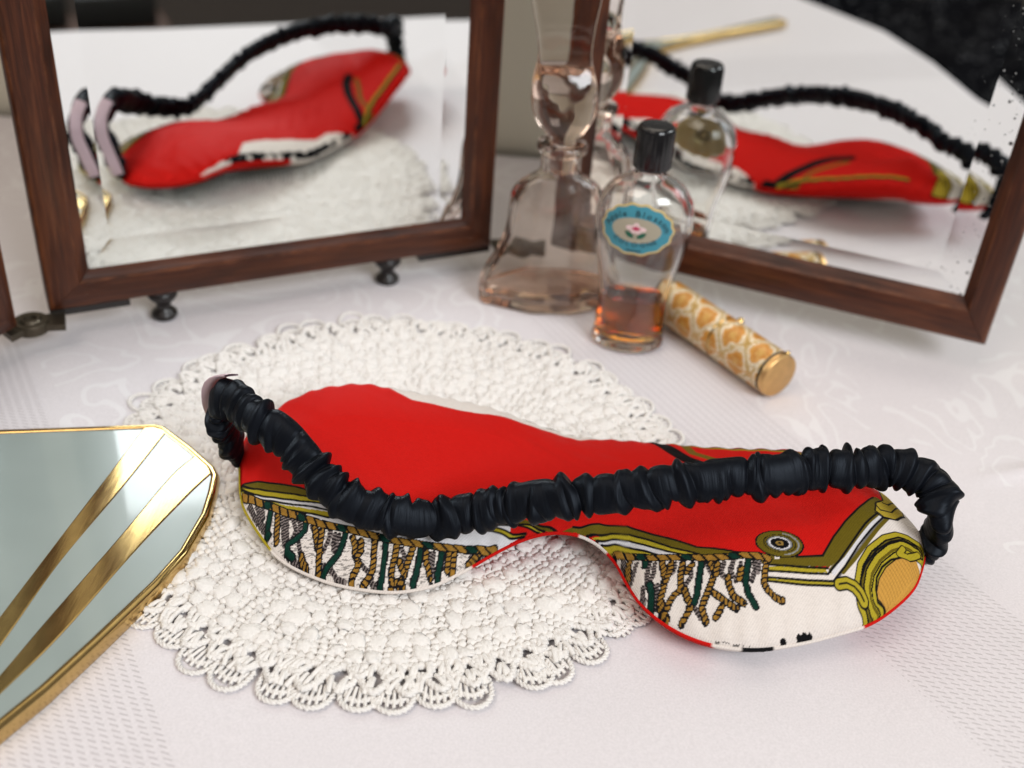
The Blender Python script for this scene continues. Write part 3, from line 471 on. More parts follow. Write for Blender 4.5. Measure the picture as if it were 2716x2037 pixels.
PR=json.loads('''{"redge_l":[[-82.8,271.6],[-78.9,270.9],[-71.2,268.3],[-63.6,265.6],[-55.5,262.2],[-46.2,257.7],[-37.2,254.7],[-25.8,253.2],[-14.8,256.5],[-6.0,260.4],[1.9,262.3],[9.3,261.4],[16.9,259.2]],"bandsL":[],"ol_l":[[-82.9,271.6],[-78.9,270.7],[-71.2,268.2],[-62.4,265.1],[-54.2,261.8],[-48.0,258.8],[-37.2,254.7],[-25.8,253.2],[-14.9,256.8],[-6.0,260.6],[1.9,262.6],[7.6,262.1],[11.1,260.8],[16.9,259.2],[13.6,258.9],[10.7,259.0],[6.0,260.3],[-0.8,260.3],[-9.3,258.6],[-17.4,253.9],[-25.6,251.5],[-37.0,253.0],[-46.0,256.5],[-53.6,260.5],[-61.2,262.2],[-68.7,264.7],[-77.0,267.6],[-81.5,269.6]],"ye_l1":[[-82.0,270.3],[-76.9,267.4],[-68.6,264.3],[-61.1,261.8],[-53.6,260.3],[-53.3,258.9],[-60.8,260.2],[-68.3,262.8],[-76.6,265.8],[-80.9,267.4]],"wh_l1":[[-80.6,267.3],[-76.5,265.4],[-68.2,262.3],[-60.8,259.8],[-53.1,258.6],[-47.2,256.9],[-37.1,253.6],[-36.8,251.9],[-44.5,254.3],[-48.8,256.4],[-54.6,257.3],[-63.0,259.4],[-71.8,262.6],[-77.6,264.9]],"ye_l2":[[-71.1,262.3],[-65.3,259.6],[-58.0,257.2],[-51.0,256.1],[-44.0,255.0],[-39.4,253.7],[-39.1,252.4],[-45.1,254.4],[-51.9,254.6],[-60.1,256.5],[-66.3,258.7],[-70.3,260.9]],"wh_l2":[[-62.5,256.8],[-57.1,255.7],[-50.7,254.6],[-45.0,254.2],[-39.1,252.2],[-31.1,251.1],[-22.7,250.8],[-14.7,255.4],[-9.2,257.9],[-3.6,258.6],[2.3,257.1],[7.9,258.3],[-0.2,254.2],[-8.7,252.4],[-19.7,249.5],[-30.8,248.5],[-42.2,250.3],[-51.0,252.9],[-58.8,255.4]],"ye_l3":[[-9.2,258.0],[-2.5,259.7],[3.9,257.9],[7.9,258.1],[7.4,257.5],[2.9,257.1],[-2.4,258.4],[-7.0,258.1]],"ye_l4":[[6.5,260.8],[9.4,260.4],[13.5,258.9],[11.9,258.7],[8.9,259.6],[6.0,260.4]],"blk_l":[[[-82.8,271.6],[-78.9,270.8],[-71.2,268.2],[-62.3,265.1],[-54.2,261.7],[-46.8,258.3]],[[-82.6,271.6],[-77.0,267.6],[-68.7,264.6],[-61.2,262.0],[-53.6,260.4],[-46.7,257.7]],[[-81.9,270.0],[-76.6,265.6],[-68.2,262.5],[-60.8,260.0],[-53.3,258.7],[-46.5,256.5]],[[-77.6,264.9],[-70.5,262.2],[-63.0,259.3],[-54.6,257.3],[-48.7,256.2],[-44.5,254.3]],[[-70.2,260.7],[-65.1,258.3],[-58.9,256.2],[-51.9,254.6],[-45.1,254.4]],[[-62.5,256.9],[-53.9,253.4],[-42.2,250.4],[-30.8,248.5],[-19.8,249.6],[-8.7,252.5],[-0.8,253.8]],[[-13.6,256.2],[-9.3,258.2],[-2.5,259.8],[3.9,258.1],[7.9,258.2]],[[-7.0,258.1],[-2.4,258.4],[2.9,257.0],[7.4,257.6]],[[-1.4,260.2],[5.4,260.6],[8.9,259.4],[11.9,258.7]],[[2.0,260.7],[6.5,260.8],[9.4,260.4],[13.5,258.9]],[[9.3,261.4],[13.4,260.1],[16.9,259.2]]],"chain_l":[[-81.0,267.4],[-76.5,263.8],[-72.6,261.8],[-68.6,259.5],[-63.5,256.6],[-58.2,254.3],[-53.9,252.8],[-48.5,251.7],[-43.3,250.9],[-38.0,249.9],[-32.8,248.9],[-27.7,248.7],[-22.6,249.0],[-18.2,249.8],[-13.5,250.9],[-8.8,252.1],[-4.4,252.9],[-1.1,253.7]],"fringezone_l":[[-81.0,267.4],[-72.6,261.8],[-63.5,256.6],[-53.9,252.8],[-43.3,250.9],[-32.8,248.9],[-22.6,249.0],[-13.5,250.9],[-1.1,253.7],[-5.6,250.8],[-14.5,244.0],[-20.7,240.1],[-26.6,238.1],[-31.9,237.4],[-39.2,237.9],[-46.6,239.0],[-54.1,241.0],[-60.5,243.7],[-64.7,246.6],[-69.9,251.8],[-75.5,258.4],[-80.4,266.0]],"cords_l":[["k",[[-77.4,262.6],[-75.2,259.3],[-70.1,253.2]]],["k",[[-74.8,261.6],[-72.7,256.8],[-69.6,252.4]]],["k",[[-73.1,260.7],[-72.1,257.5]]],["n",[[-69.8,259.5],[-70.0,256.8],[-69.9,253.0]]],["n",[[-69.8,252.8],[-69.3,252.1]]],["g",[[-67.5,257.5],[-67.0,254.2],[-66.4,249.9]]],["k",[[-65.7,256.3],[-64.7,251.8],[-63.4,247.9]]],["k",[[-64.1,255.6],[-63.8,252.3],[-62.8,248.9]]],["k",[[-62.4,254.9],[-60.7,251.7],[-61.4,249.3]]],["k",[[-60.4,254.1],[-59.2,251.8],[-60.0,249.6]]],["n",[[-58.0,253.2],[-58.0,251.1],[-60.6,248.8],[-62.6,248.0],[-62.5,246.1],[-60.6,244.9]]],["k",[[-62.3,245.8],[-59.7,243.9],[-57.3,242.8]]],["g",[[-58.0,244.8],[-57.4,243.2],[-56.1,241.9]]],["k",[[-59.3,248.0],[-58.5,245.9],[-57.2,243.6]]],["g",[[-55.2,252.0],[-54.4,249.6],[-53.2,246.6],[-52.2,245.1]]],["g",[[-52.8,250.8],[-52.7,247.9],[-52.7,245.1],[-52.3,242.4],[-52.2,240.4]]],["k",[[-50.2,250.5],[-50.2,248.5],[-51.5,245.4]]],["k",[[-56.0,252.3],[-54.8,249.9],[-53.8,246.1]]],["k",[[-48.6,249.8],[-48.9,247.1],[-48.2,245.3]]],["k",[[-47.5,249.5],[-47.8,247.1],[-47.1,245.3]]],["n",[[-45.6,249.6],[-46.0,247.2],[-46.7,245.0],[-48.2,242.9],[-49.8,241.4],[-50.7,240.2]]],["k",[[-51.3,242.1],[-48.6,241.0],[-46.6,239.3],[-44.3,238.6]]],["g",[[-43.3,248.9],[-42.3,246.7],[-41.9,244.2],[-40.5,242.3],[-41.0,240.8],[-41.9,239.6],[-42.1,238.5]]],["g",[[-40.7,248.1],[-40.3,245.4],[-41.4,243.6]]],["k",[[-40.6,242.7],[-38.5,241.2],[-36.6,240.1]]],["g",[[-36.7,248.2],[-36.5,245.5],[-36.3,243.0],[-36.3,240.7],[-37.5,238.9],[-38.8,237.8]]],["k",[[-36.5,239.6],[-35.9,238.1],[-35.1,237.5]]],["n",[[-33.4,248.1],[-33.1,245.0],[-33.2,241.9],[-33.2,239.2],[-33.7,237.4]]],["k",[[-34.4,237.8],[-34.4,237.4]]],["g",[[-30.1,247.6],[-30.1,245.3],[-30.5,242.7],[-30.7,240.4],[-30.2,238.4],[-30.4,237.5]]],["g",[[-30.5,238.9],[-28.4,238.5],[-26.9,238.0]]],["k",[[-28.5,246.8],[-27.5,245.0],[-28.0,243.1]]],["g",[[-25.3,247.4],[-25.8,245.3],[-26.5,242.6],[-26.9,240.3],[-28.0,238.2]]],["g",[[-28.8,243.5],[-27.8,241.8],[-26.9,240.3]]],["n",[[-23.1,247.2],[-23.1,244.3],[-23.5,241.6],[-24.2,239.2]]],["g",[[-21.3,247.3],[-21.2,245.0],[-20.0,243.0],[-19.5,241.6]]],["k",[[-19.1,247.7],[-19.2,245.1],[-18.5,242.5]]],["k",[[-20.1,247.0],[-20.1,244.1]]],["n",[[-16.7,248.8],[-16.9,246.2],[-17.3,243.6],[-17.3,242.1]]],["g",[[-14.5,249.3],[-14.6,247.0],[-14.7,245.1]]],["g",[[-13.0,249.5],[-13.1,246.8],[-13.2,245.3]]],["k",[[-15.5,248.6],[-15.5,245.5]]],["k",[[-7.9,251.0],[-8.1,249.5]]],["g",[[-5.8,251.9],[-7.4,249.9],[-8.7,248.6]]],["k",[[-4.3,252.1],[-7.0,249.7]]]],"ol_r":[[18.8,259.3],[23.1,260.6],[30.0,262.4],[38.4,261.3],[46.4,255.4],[57.4,247.8],[67.6,244.8],[73.4,244.0],[78.1,242.6],[85.3,244.2],[93.2,245.6],[97.3,252.4],[101.3,257.8],[106.1,263.2],[113.9,272.4],[116.6,271.0],[114.8,266.6],[107.8,258.9],[102.2,251.3],[98.1,245.6],[95.2,243.0],[85.2,241.8],[75.9,241.1],[67.5,243.3],[60.3,244.5],[53.3,248.0],[47.3,253.4],[42.2,257.6],[36.8,259.6],[31.2,259.8],[26.8,258.9],[23.3,259.4]],"ye_r1":[[27.9,258.5],[33.5,259.1],[39.0,258.0],[44.2,254.3],[50.2,249.3],[57.2,245.2],[53.2,246.5],[49.2,248.7],[43.7,253.1],[39.0,256.4],[34.0,257.8],[29.1,258.0]],"wh_r1":[[29.5,257.8],[34.1,257.5],[39.0,256.1],[43.7,252.7],[49.2,248.3],[53.2,246.0],[47.1,248.0],[43.1,251.2],[38.4,254.7],[34.6,256.3],[30.9,256.9]],"ye_r2":[[31.2,256.7],[35.2,255.6],[39.0,253.7],[43.6,250.2],[47.1,247.7],[39.5,251.1],[33.7,254.2],[32.6,255.3]],"blk_r":[[[22.0,260.3],[30.0,262.5],[38.4,261.4],[46.4,255.5],[57.4,247.7],[67.6,244.7],[72.8,244.0]],[[26.2,258.9],[33.5,259.5],[39.0,258.3],[44.2,254.7],[50.3,249.5],[58.3,244.9]],[[29.2,257.9],[34.1,257.7],[39.0,256.2],[43.6,252.8],[49.2,248.5],[53.2,246.2]],[[30.9,256.9],[34.7,256.1],[38.9,254.1],[43.6,250.7],[47.1,247.8]],[[85.3,244.2],[93.2,245.6],[97.3,252.4],[101.3,257.8],[106.1,263.2],[113.0,271.6]],[[76.4,241.0],[85.2,241.6],[94.6,242.5]],[[76.4,239.4],[85.1,240.1],[94.5,241.1]],[[76.3,237.7],[85.0,238.4],[96.1,239.6]],[[76.8,236.8],[85.0,237.3],[96.6,238.6]],[[94.5,241.1],[98.1,245.1],[102.1,250.7],[107.7,258.5],[114.7,266.3]],[[96.1,239.6],[99.7,243.8],[104.3,250.6],[109.2,256.9],[114.7,263.5]]],"bodyw_r":[[33.2,254.8],[43.0,248.7],[57.2,244.4],[72.8,243.8],[75.9,241.1],[94.6,242.5],[98.1,245.6],[115.0,267.2],[121.6,268.0],[124.3,257.7],[126.2,255.9],[124.9,250.3],[124.3,249.6],[111.8,236.7],[95.5,229.5],[84.6,225.9],[67.8,223.1],[57.5,225.0],[50.4,228.6],[44.4,234.1],[39.8,241.6],[36.7,249.1]],"ye_r3":[[76.4,240.6],[94.0,242.2],[94.2,241.4],[85.1,240.3],[76.3,239.4]],"ye_r4":[[76.8,237.4],[85.0,238.2],[96.7,239.5],[97.2,238.9],[85.0,237.5],[76.8,237.0]],"diag":[["o",1.3,[[95.4,242.0],[99.3,246.3],[103.4,252.1],[108.3,258.5],[114.4,265.1]]],["w",1.2,[[96.2,241.6],[100.4,246.2],[104.5,251.8],[109.5,258.3],[114.9,264.4]]],["s",0.9,[[97.2,240.5],[101.5,245.7],[105.5,250.8],[110.6,257.9],[115.3,263.8]]],["o",1.2,[[99.0,242.2],[102.7,246.4],[106.8,251.7],[111.9,258.4],[115.8,263.3]]]],"roundel":[[80.7,247.6],[87.5,247.8],[81.1,252.0],[80.1,243.9]],"cframe":[[124.8,256.3],[122.1,256.5],[118.7,255.8],[114.6,253.3],[109.9,248.9],[106.9,244.4],[105.7,240.0],[106.3,236.9],[107.9,235.3],[109.1,234.9]],"goldpanel":[[123.2,253.7],[124.9,250.3],[124.3,249.6],[112.4,237.1],[110.0,237.3],[109.0,240.4],[109.7,243.7],[112.1,247.5],[116.0,250.1]],"knob":[[118.3,283.0],[119.7,281.9],[122.1,279.3],[124.5,276.0],[122.9,268.7],[118.4,263.8],[114.5,263.0],[111.9,264.7],[113.2,268.9],[116.2,271.7],[116.8,275.7]],"knobline":[[[112.6,267.7],[113.9,265.7],[118.1,267.2],[124.5,276.0]],[[115.8,270.4],[117.7,270.3],[123.5,277.2]],[[111.7,263.8],[114.4,262.6],[119.1,264.0],[123.5,269.3]]],"scroll":[[97.7,239.1],[100.0,239.7],[102.2,239.3],[103.9,238.1],[105.1,236.6]],"scroll2":[[124.6,255.1],[120.6,252.0],[117.5,252.0],[119.1,254.1]],"chain_r":[[34.7,253.2],[37.5,252.0],[40.8,250.1],[44.4,248.0],[47.7,246.8],[51.3,245.6],[54.1,245.1],[56.6,244.4],[59.6,243.7],[63.9,243.3],[67.6,243.3],[70.7,243.6],[74.8,243.3],[77.1,242.7]],"cords_r":[["k",[[37.2,250.6],[37.6,247.8],[39.0,244.1]]],["g",[[38.9,249.4],[38.6,246.7],[38.5,244.4]]],["k",[[40.8,247.6],[40.0,245.2],[39.3,242.6]]],["n",[[43.3,247.5],[43.1,245.8]]],["k",[[44.4,246.3],[43.8,243.5],[43.5,240.5]]],["k",[[45.8,245.4],[45.4,242.4],[44.3,240.2]]],["n",[[44.3,239.8],[44.9,237.2],[44.7,235.0],[45.0,233.5]]],["k",[[42.7,239.5],[42.5,237.0],[43.0,236.0]]],["k",[[46.2,238.8],[46.2,235.1],[45.9,233.2]]],["g",[[47.7,245.3],[48.2,242.1],[48.4,239.2],[47.8,236.6],[47.1,234.3],[47.7,231.9],[49.0,229.6]]],["g",[[50.2,244.1],[49.8,241.6],[48.6,239.1]]],["k",[[51.2,243.7],[50.6,241.0]]],["g",[[53.2,243.1],[52.8,240.7],[52.5,238.1],[52.7,235.8],[50.8,234.7],[49.5,233.0],[49.0,231.8],[48.3,231.0]]],["g",[[53.6,235.6],[54.4,233.1],[55.2,231.8]]],["n",[[58.5,242.7],[58.0,240.1],[57.5,237.2],[57.1,234.0],[56.2,231.6]]],["k",[[55.3,241.7],[55.6,238.9],[53.8,236.7]]],["g",[[55.9,242.3],[54.2,240.4]]],["k",[[54.7,231.1],[56.4,230.4],[58.1,228.2]]],["g",[[55.3,230.6],[54.2,229.2],[53.2,228.1]]],["g",[[60.7,242.1],[62.0,239.3],[61.1,236.8],[60.2,234.7],[59.1,232.5],[58.3,230.4],[58.9,228.6],[59.5,227.3]]],["k",[[59.8,241.9],[60.9,239.3]]],["g",[[62.7,241.5],[62.3,238.7]]],["k",[[64.6,241.7],[63.7,239.3],[64.5,237.7]]],["k",[[60.5,234.9],[63.0,233.0],[64.9,231.4]]],["g",[[61.6,233.8],[64.4,231.7],[67.8,229.8]]],["g",[[63.8,230.3],[62.8,228.7],[62.2,228.1]]],["k",[[67.2,242.1],[66.2,239.2],[67.0,237.5]]],["g",[[65.6,237.6],[65.8,235.4],[66.9,232.8],[69.8,231.0]]],["k",[[69.2,241.1],[68.5,238.6],[67.6,236.5]]],["g",[[69.4,239.7],[68.7,237.0]]],["n",[[71.6,242.7],[70.8,239.2],[70.4,236.0],[71.2,232.9],[73.2,230.4]]],["k",[[73.0,242.1],[73.1,239.3],[72.1,236.5]]],["k",[[74.4,241.8],[74.0,239.0]]],["g",[[76.5,242.1],[76.0,239.2],[75.6,236.2],[76.5,234.6],[78.8,233.1],[80.9,232.8]]]],"band_top":[[43.8,313.9],[48.2,313.0],[54.2,300.2],[58.1,292.1],[64.2,284.4],[71.6,279.1]],"band_topo":[[53.1,311.7],[58.2,310.2],[61.2,297.8],[66.5,291.9],[72.4,284.2]],"white_top":[[-49.4,320.5],[-42.6,317.7],[-33.3,310.4],[-18.6,310.2],[-0.7,313.4],[12.5,313.0],[24.1,309.4],[38.8,314.8]],"blotch":[[61.8,223.8],[67.7,223.2],[70.9,223.1],[69.6,223.1],[72.4,223.2],[68.2,223.1],[63.0,223.6]],"dots":[[81.7,225.1],[86.6,226.6],[88.0,227.3],[89.3,227.5]],"blkC":[[[126.2,255.9],[124.3,257.7],[119.6,257.2],[115.6,255.2],[110.2,250.9],[106.1,245.7],[104.3,241.4],[104.1,238.0],[105.2,235.2]],[[118.6,251.4],[114.7,249.5],[111.4,246.5],[109.4,243.2],[109.0,240.4],[109.6,237.8],[112.4,237.1]]]}''')
def seg_dist(x,y,P):
    """distance to polyline and arc length at the nearest point"""
    P=np.asarray(P,float); best=np.full(x.shape,1e9); arc=np.zeros(x.shape); side=np.zeros(x.shape); acc=0
    for a,b in zip(P[:-1],P[1:]):
        d=b-a; L2=(d*d).sum(); L=math.sqrt(L2)
        if L<1e-6: continue
        t=np.clip(((x-a[0])*d[0]+(y-a[1])*d[1])/L2,0,1); dx=x-(a[0]+d[0]*t); dy=y-(a[1]+d[1]*t); dd=np.hypot(dx,dy)
        m=dd<best; best=np.where(m,dd,best); arc=np.where(m,acc+t*L,arc); side=np.where(m,np.sign(d[0]*dy-d[1]*dx),side); acc+=L
    return best,arc,side
def in_poly(x,y,P):
    P=np.asarray(P,float); r=np.zeros(x.shape,bool); j=len(P)-1
    for i in range(len(P)):
        xi,yi=P[i];xj,yj=P[j]
        c=((yi>y)!=(yj>y))&(x<(xj-xi)*(y-yi)/(yj-yi+1e-12)+xi); r^=c; j=i
    return r
RED=(.55,.0088,.0062);OLV=(.125,.092,.008);YEL=(.40,.315,.022);CRM=(.735,.665,.615);GRW=(.66,.64,.66);BLK=(.005,.005,.006);GLD=(.30,.155,.026);GRN=(.004,.030,.020);PAN=(.55,.285,.055);DRK=(.022,.018,.018)
def paint_front(x,y,d):
    n=len(x); c=np.tile(np.array(RED),(n,1))
    def put(mask,col): c[mask]=col
    def soft(dist,w,col,ew=.16):
        a=np.clip((w/2-dist)/ew+.5,0,1)[:,None]; c[:]=c*(1-a)+np.array(col)*a
    def near(P,pad=4):
        P=np.asarray(P); return np.where((x>P[:,0].min()-pad)&(x<P[:,0].max()+pad)&(y>P[:,1].min()-pad)&(y<P[:,1].max()+pad))[0]
    def stroke(P,w,col,ew=.16):
        i=near(P); 
        if len(i)==0: return
        dist,_,_=seg_dist(x[i],y[i],P); a=np.clip((w/2-dist)/ew+.5,0,1)[:,None]; c[i]=c[i]*(1-a)+np.array(col)*a
    def fill(P,col):
        i=near(P,.5); j=i[in_poly(x[i],y[i],P)]; c[j]=col
    hn=vnoise(x*3.2,y*3.2,11); hn2=vnoise(x*1.1,y*4.5,13)
    # -- far side: cream field with inky script, red beyond
    wt=np.array(PR['white_top']); bx,by=wt[1:,0],wt[1:,1]
    o=np.argsort(bx); lim=np.interp(x,bx[o],by[o])
    wz=((y>lim)&(x>-46)&(x<40)&(y>296))|((x>-66)&(x<-40)&(y>300)&(d<.4+2.2*(x+66)/24)); put(wz,CRM)
    ink=wz&(vnoise(x/3.4,y/2.0,21)+.5*vnoise(x/1.3,y/1.1,22)>.58)&(d<2.9)&(x>-52); put(ink,BLK)
    put(wz&(np.abs(y-lim-.2)<.0),BLK)
    stroke([(-30,320.6),(-14,322.6),(0,322.2),(10,319.4),(20,316.4)],.5,BLK)
    # -- black and olive strap motif crossing the far edge
    for P,w,col in ((PR['band_top'],5.2,BLK),(PR['band_topo'],2.6,(.16,.10,.012))): stroke(P,w,col,.3)
    P=[(50,312),(58,306.5),(68,302),(82,297.5),(96,292.5),(106,287)]
    stroke([(p[0],p[1]+.6) for p in P],2.6,BLK); stroke(P,1.6,(.30,.22,.02))
    # -- left lobe
    chl=np.array(PR['chain_l']); yl=np.interp(x,chl[:,0],chl[:,1])
    chr_=np.array(PR['chain_r']); 
    lowl=(x<chl[-1,0]+1.5)&(y<yl); put(lowl,CRM)
    put((x>30)&(x<109)&(y<np.interp(x,[30,60,107],[252,246,240])),CRM)
    put((x>121)&(y>256),CRM); put((x>106)&(y<=256)&(d<7),PAN)
    fill(PR['bodyw_r'],CRM)
    rl=np.array(PR['redge_l']); o2=np.argsort(rl[:,0]); put((x>-85)&(x<3)&(y>=yl)&(y<np.interp(x,rl[o2,0],rl[o2,1])-1.2),GRW)
    rr_=np.array(PR['blk_r'][0]); o3=np.argsort(rr_[:,0]); cq=np.argsort(chr_[:,0]); put((x>30)&(x<79)&(y>np.interp(x,chr_[cq,0],chr_[cq,1]))&(y<np.interp(x,rr_[o3,0],rr_[o3,1])),OLV)
    for k,col in (('ol_l',OLV),('ye_l1',YEL),('wh_l1',GRW),('ye_l2',YEL),('wh_l2',GRW),('ye_l3',YEL),('ye_l4',YEL)): fill(PR[k],col)
    for P in PR['blk_l']: stroke(P,.62,BLK)
    fz=in_poly(x,y,PR['fringezone_l']); 
    tick=fz&(hn2>.66); c[tick]=c[tick]*.42
    # -- right lobe
    for k,col in (('ol_r',OLV),('ye_r1',YEL),('wh_r1',GRW),('ye_r2',YEL),('ye_r3',YEL),('ye_r4',YEL)): fill(PR[k],col)
    for k,w,P in PR['diag']: stroke(P,w,{'o':OLV,'w':GRW,'s':(.16,.15,.15)}[k])
    for P in PR['blk_r']: stroke(P,.62,BLK)
    ro=PR['roundel']; rx=abs(ro[1][0]-ro[0][0]); ry=(abs(ro[2][1]-ro[0][1])+abs(ro[3][1]-ro[0][1]))/2
    q=np.hypot((x-ro[0][0])/rx,(y-ro[0][1])/ry)
    for lo,hi,col in ((0,1.05,BLK),(0,.97,OLV),(0,.70,BLK),(0,.66,OLV),(0,.58,BLK),(0,.54,(.22,.22,.22)),(0,.47,GRW),(0,.40,BLK),(0,.18,(.28,.17,.04)),(0,.08,BLK)): put(q<hi,col)
    put((q>.78)&(q<.86)&(x>ro[0][0]+1),(.25,.25,.25))
    # gilt scroll-work at the right end
    fill(PR['goldpanel'],PAN); gp_=in_poly(x,y,PR['goldpanel']); c[gp_&(np.sin((x*.75+y*.66)*5.2+.8*hn)>.55)]*=.80; stroke(PR['cframe'],7.2,BLK); stroke(PR['cframe'],6.5,YEL)
    cf_=np.array(PR['cframe']); dd,ar,sd=seg_dist(x,y,cf_)
    for lo,hi,col in ((1.5,2.0,BLK),(.35,.8,BLK),(.8,1.5,OLV)):
        put((dd>lo)&(dd<hi)&(sd<0)&(x>100),col)
    put((dd>.9)&(dd<1.6)&(sd>0)&(x>100),OLV); put((dd>1.7)&(dd<2.1)&(sd>0)&(x>100),BLK)
    for P in PR['blkC']: stroke(P,.6,BLK)
    stroke(PR['scroll'],3.4,BLK); stroke(PR['scroll'],2.5,YEL); stroke(PR['scroll'],.5,BLK)
    stroke(PR['scroll2'],2.2,BLK); stroke(PR['scroll2'],1.5,YEL)
    fill(PR['knob'],(.42,.30,.03)); stroke(PR['knob']+PR['knob'][:1],.55,BLK)
    for P in PR['knobline']: stroke(P,.55,BLK)
    # -- braid and fringe cords
    def cord(P,w,kind):
        i=near(P); 
        if len(i)==0: return
        xx,yy=x[i],y[i]; dist,arc,side=seg_dist(xx,yy,P); jit=.22*(vnoise(xx*2.2,yy*2.2,31)-.5)
        if kind=='k':
            a=(dist+jit*1.6<w*.52); sp=np.sin(2*np.pi*arc/.85)+1.3*(vnoise(xx*4,yy*4,41)-.5); cc=np.where(sp[:,None]>.35,np.array((.22,.18,.17)),np.array(DRK)); c[i[a]]=cc[a]; return
        a=dist+jit<w*.74; c[i[a]]=np.array(BLK)*1.6
        col=np.array(GLD if kind=='g' else GRN); tw=np.sin(2*np.pi*(arc/1.25+side*dist*.35))
        a=(dist+jit*.6<w*.46)&((tw>-.35)|(kind=='n')); sh=(.75+.5*vnoise(xx*2,yy*2,51))[:,None]; c[i[a]]=(col*sh)[a]
    for k,P in PR['cords_l']+PR['cords_r']:
        if k=='k': cord(P,1.38,k)
    for k,P in PR['cords_l']+PR['cords_r']:
        if k!='k': cord(P,1.38,k)
    for key in ('chain_l','chain_r'):
        P=PR[key]; i=near(P); xx,yy=x[i],y[i]; dist,arc,side=seg_dist(xx,yy,P)
        a=dist<1.15; c[i[a]]=BLK
        ph=np.floor(arc/3.3); tw=np.abs(((arc+side*dist*1.1)/3.3)%1-.5)
        g=(np.mod(ph,4)==(3 if key=='chain_l' else 2)); a=(dist<.84)&(tw<.37); sh=(.8+.4*vnoise(xx*2,yy*2,61))[:,None]
        c[i[a]]=(np.where(g[:,None],np.array(GRN),np.array(GLD))*sh)[a]
    # -- inky marks on the cream lower edge
    fill(PR['blotch'],BLK)
    for j,P in enumerate(PR['dots']): 
        put(np.hypot((x-P[0])/1.3,(y-P[1])/.8)+.5*(hn-.5)<.8,BLK)
    return c
def paint_back(x,y,d):
    n=len(x); c=np.tile(np.array(RED),(n,1)); far=y>284
    c[far&(x>-15)&(x<38)]=CRM; hn=vnoise(x/3.2,y/2.2,71)+.4*vnoise(x/1.2,y/1.2,72); c[far&(x>-15)&(x<38)&(hn>.95)]=BLK
    c[far&(x<-15)&(d>6+3*np.sin(x/9))]=OLV
    nr=~far
    c[nr&(x<-68)]=YEL; c[nr&(x>=-68)&(x<-8)]=CRM; c[nr&(x>62)&(x<106)]=CRM
    c[nr&(x>70)&(x<79)&(hn>.55)]=BLK; c[nr&(x>24)&(x<33)]=CRM
    return c
xs0,xs1=-87.0,131.0
NU,NV=860,360
tu=.5-.5*np.cos(np.linspace(0,np.pi,NU)); tu=.55*tu+.45*np.linspace(0,1,NU); xs=xs0+(xs1-xs0)*tu
tv=.5-.5*np.cos(np.linspace(0,np.pi,NV)); tv=.6*tv+.4*np.linspace(0,1,NV)
yl_=np.interp(xs,_NC[:,0],_NC[:,1]); yu_=np.interp(xs,_FC[:,0],_FC[:,1])
GX=np.repeat(xs[:,None],NV,1); GY=yl_[:,None]+(yu_-yl_)[:,None]*tv[None,:]
dd_=edge_d(GX,GY).reshape(GX.shape); dd_[:,0]=0;dd_[:,-1]=0;dd_[0]=0;dd_[-1]=0
# puckers along the seam
ZT=top_z(GX.ravel(),GY.ravel(),dd_.ravel()).reshape(GX.shape)
puck=.5*np.sin(GX*.9+2*vnoise(GX/9,GY/9,81))*np.exp(-dd_/4)*np.clip(dd_/.8,0,1)+.9*(vnoise(GX/15,GY/13,82)-.5)*np.clip(dd_/10,0,1)+.35*(vnoise((GX+GY)/5,(GX-GY)/17,83)-.5)*np.clip(dd_/6,0,1)
colf=paint_front(GX.ravel(),GY.ravel(),dd_.ravel())
mesh('front_panel',np.stack([GX,GY,ZT+puck],-1).reshape(-1,3),gridfaces(NU,NV),M['print'],mask,cols=colf)
st=4; BX,BY,BD=GX[::st,::st],GY[::st,::st],dd_[::st,::st]
if BX[-1,0]!=GX[-1,0]:
    pass
def last(A): 
    B=np.concatenate([A[::st],A[-1:]],0) if (NU-1)%st else A[::st]
    return np.concatenate([B[:,::st],B[:,-1:]],1) if (NV-1)%st else B[:,::st]
BX,BY,BD=last(GX),last(GY),last(dd_)
BZ=bot_z(BX.ravel(),BY.ravel(),BD.ravel()).reshape(BX.shape)
mesh('back_panel',np.stack([BX,BY,BZ],-1).reshape(-1,3),gridfaces(*BX.shape)[:,::-1],M['print'],mask,cols=paint_back(BX.ravel(),BY.ravel(),BD.ravel()))
mo=MOUT[::2]; P=np.column_stack([mo,seam_z(mo[:,0],mo[:,1])]); V,F=tube_vf(P,.58,8,True)
pc=paint_back(P[:,0],P[:,1],np.zeros(len(P))); mesh('seam_piping',V,F,M['print'],mask,cols=np.repeat(pc,8,0))

# gathered elastic: a fabric casing ruched over the band
SP=np.array([[-86.1, 283.9, 12.0], [-86.9, 283.3, 18.0], [-88.0, 280.8, 26.0], [-89.0, 278.4, 34.0], [-88.1, 277.4, 40.0], [-82.9, 274.8, 43.0], [-75.8, 267.5, 43.0], [-67.3, 262.8, 41.0], [-59.7, 257.9, 37.0], [-52.0, 252.6, 32.5], [-43.4, 249.1, 28.5], [-34.0, 249.2, 25.0], [-20.7, 251.3, 22.5], [-11.3, 251.6, 25.0], [2.0, 250.7, 31.0], [15.0, 248.8, 36.0], [27.8, 247.6, 40.0], [40.5, 248.2, 43.0], [53.3, 249.5, 45.5], [66.5, 252.0, 46.5], [80.0, 254.8, 47.0], [91.6, 259.5, 46.5], [101.8, 262.1, 45.0], [111.7, 267.5, 43.0], [120.0, 266.8, 42.0], [126.3, 264.1, 39.0], [129.4, 259.8, 34.0], [130.3, 261.0, 25.0], [130.2, 263.9, 16.0], [127.5, 268.3, 11.0]])
PS=cr(SP,1800); L=np.r_[0,np.cumsum(np.linalg.norm(np.diff(PS,axis=0),axis=1))]; s=L; K=84
T=np.gradient(PS,axis=0); T/=np.linalg.norm(T,axis=1)[:,None]
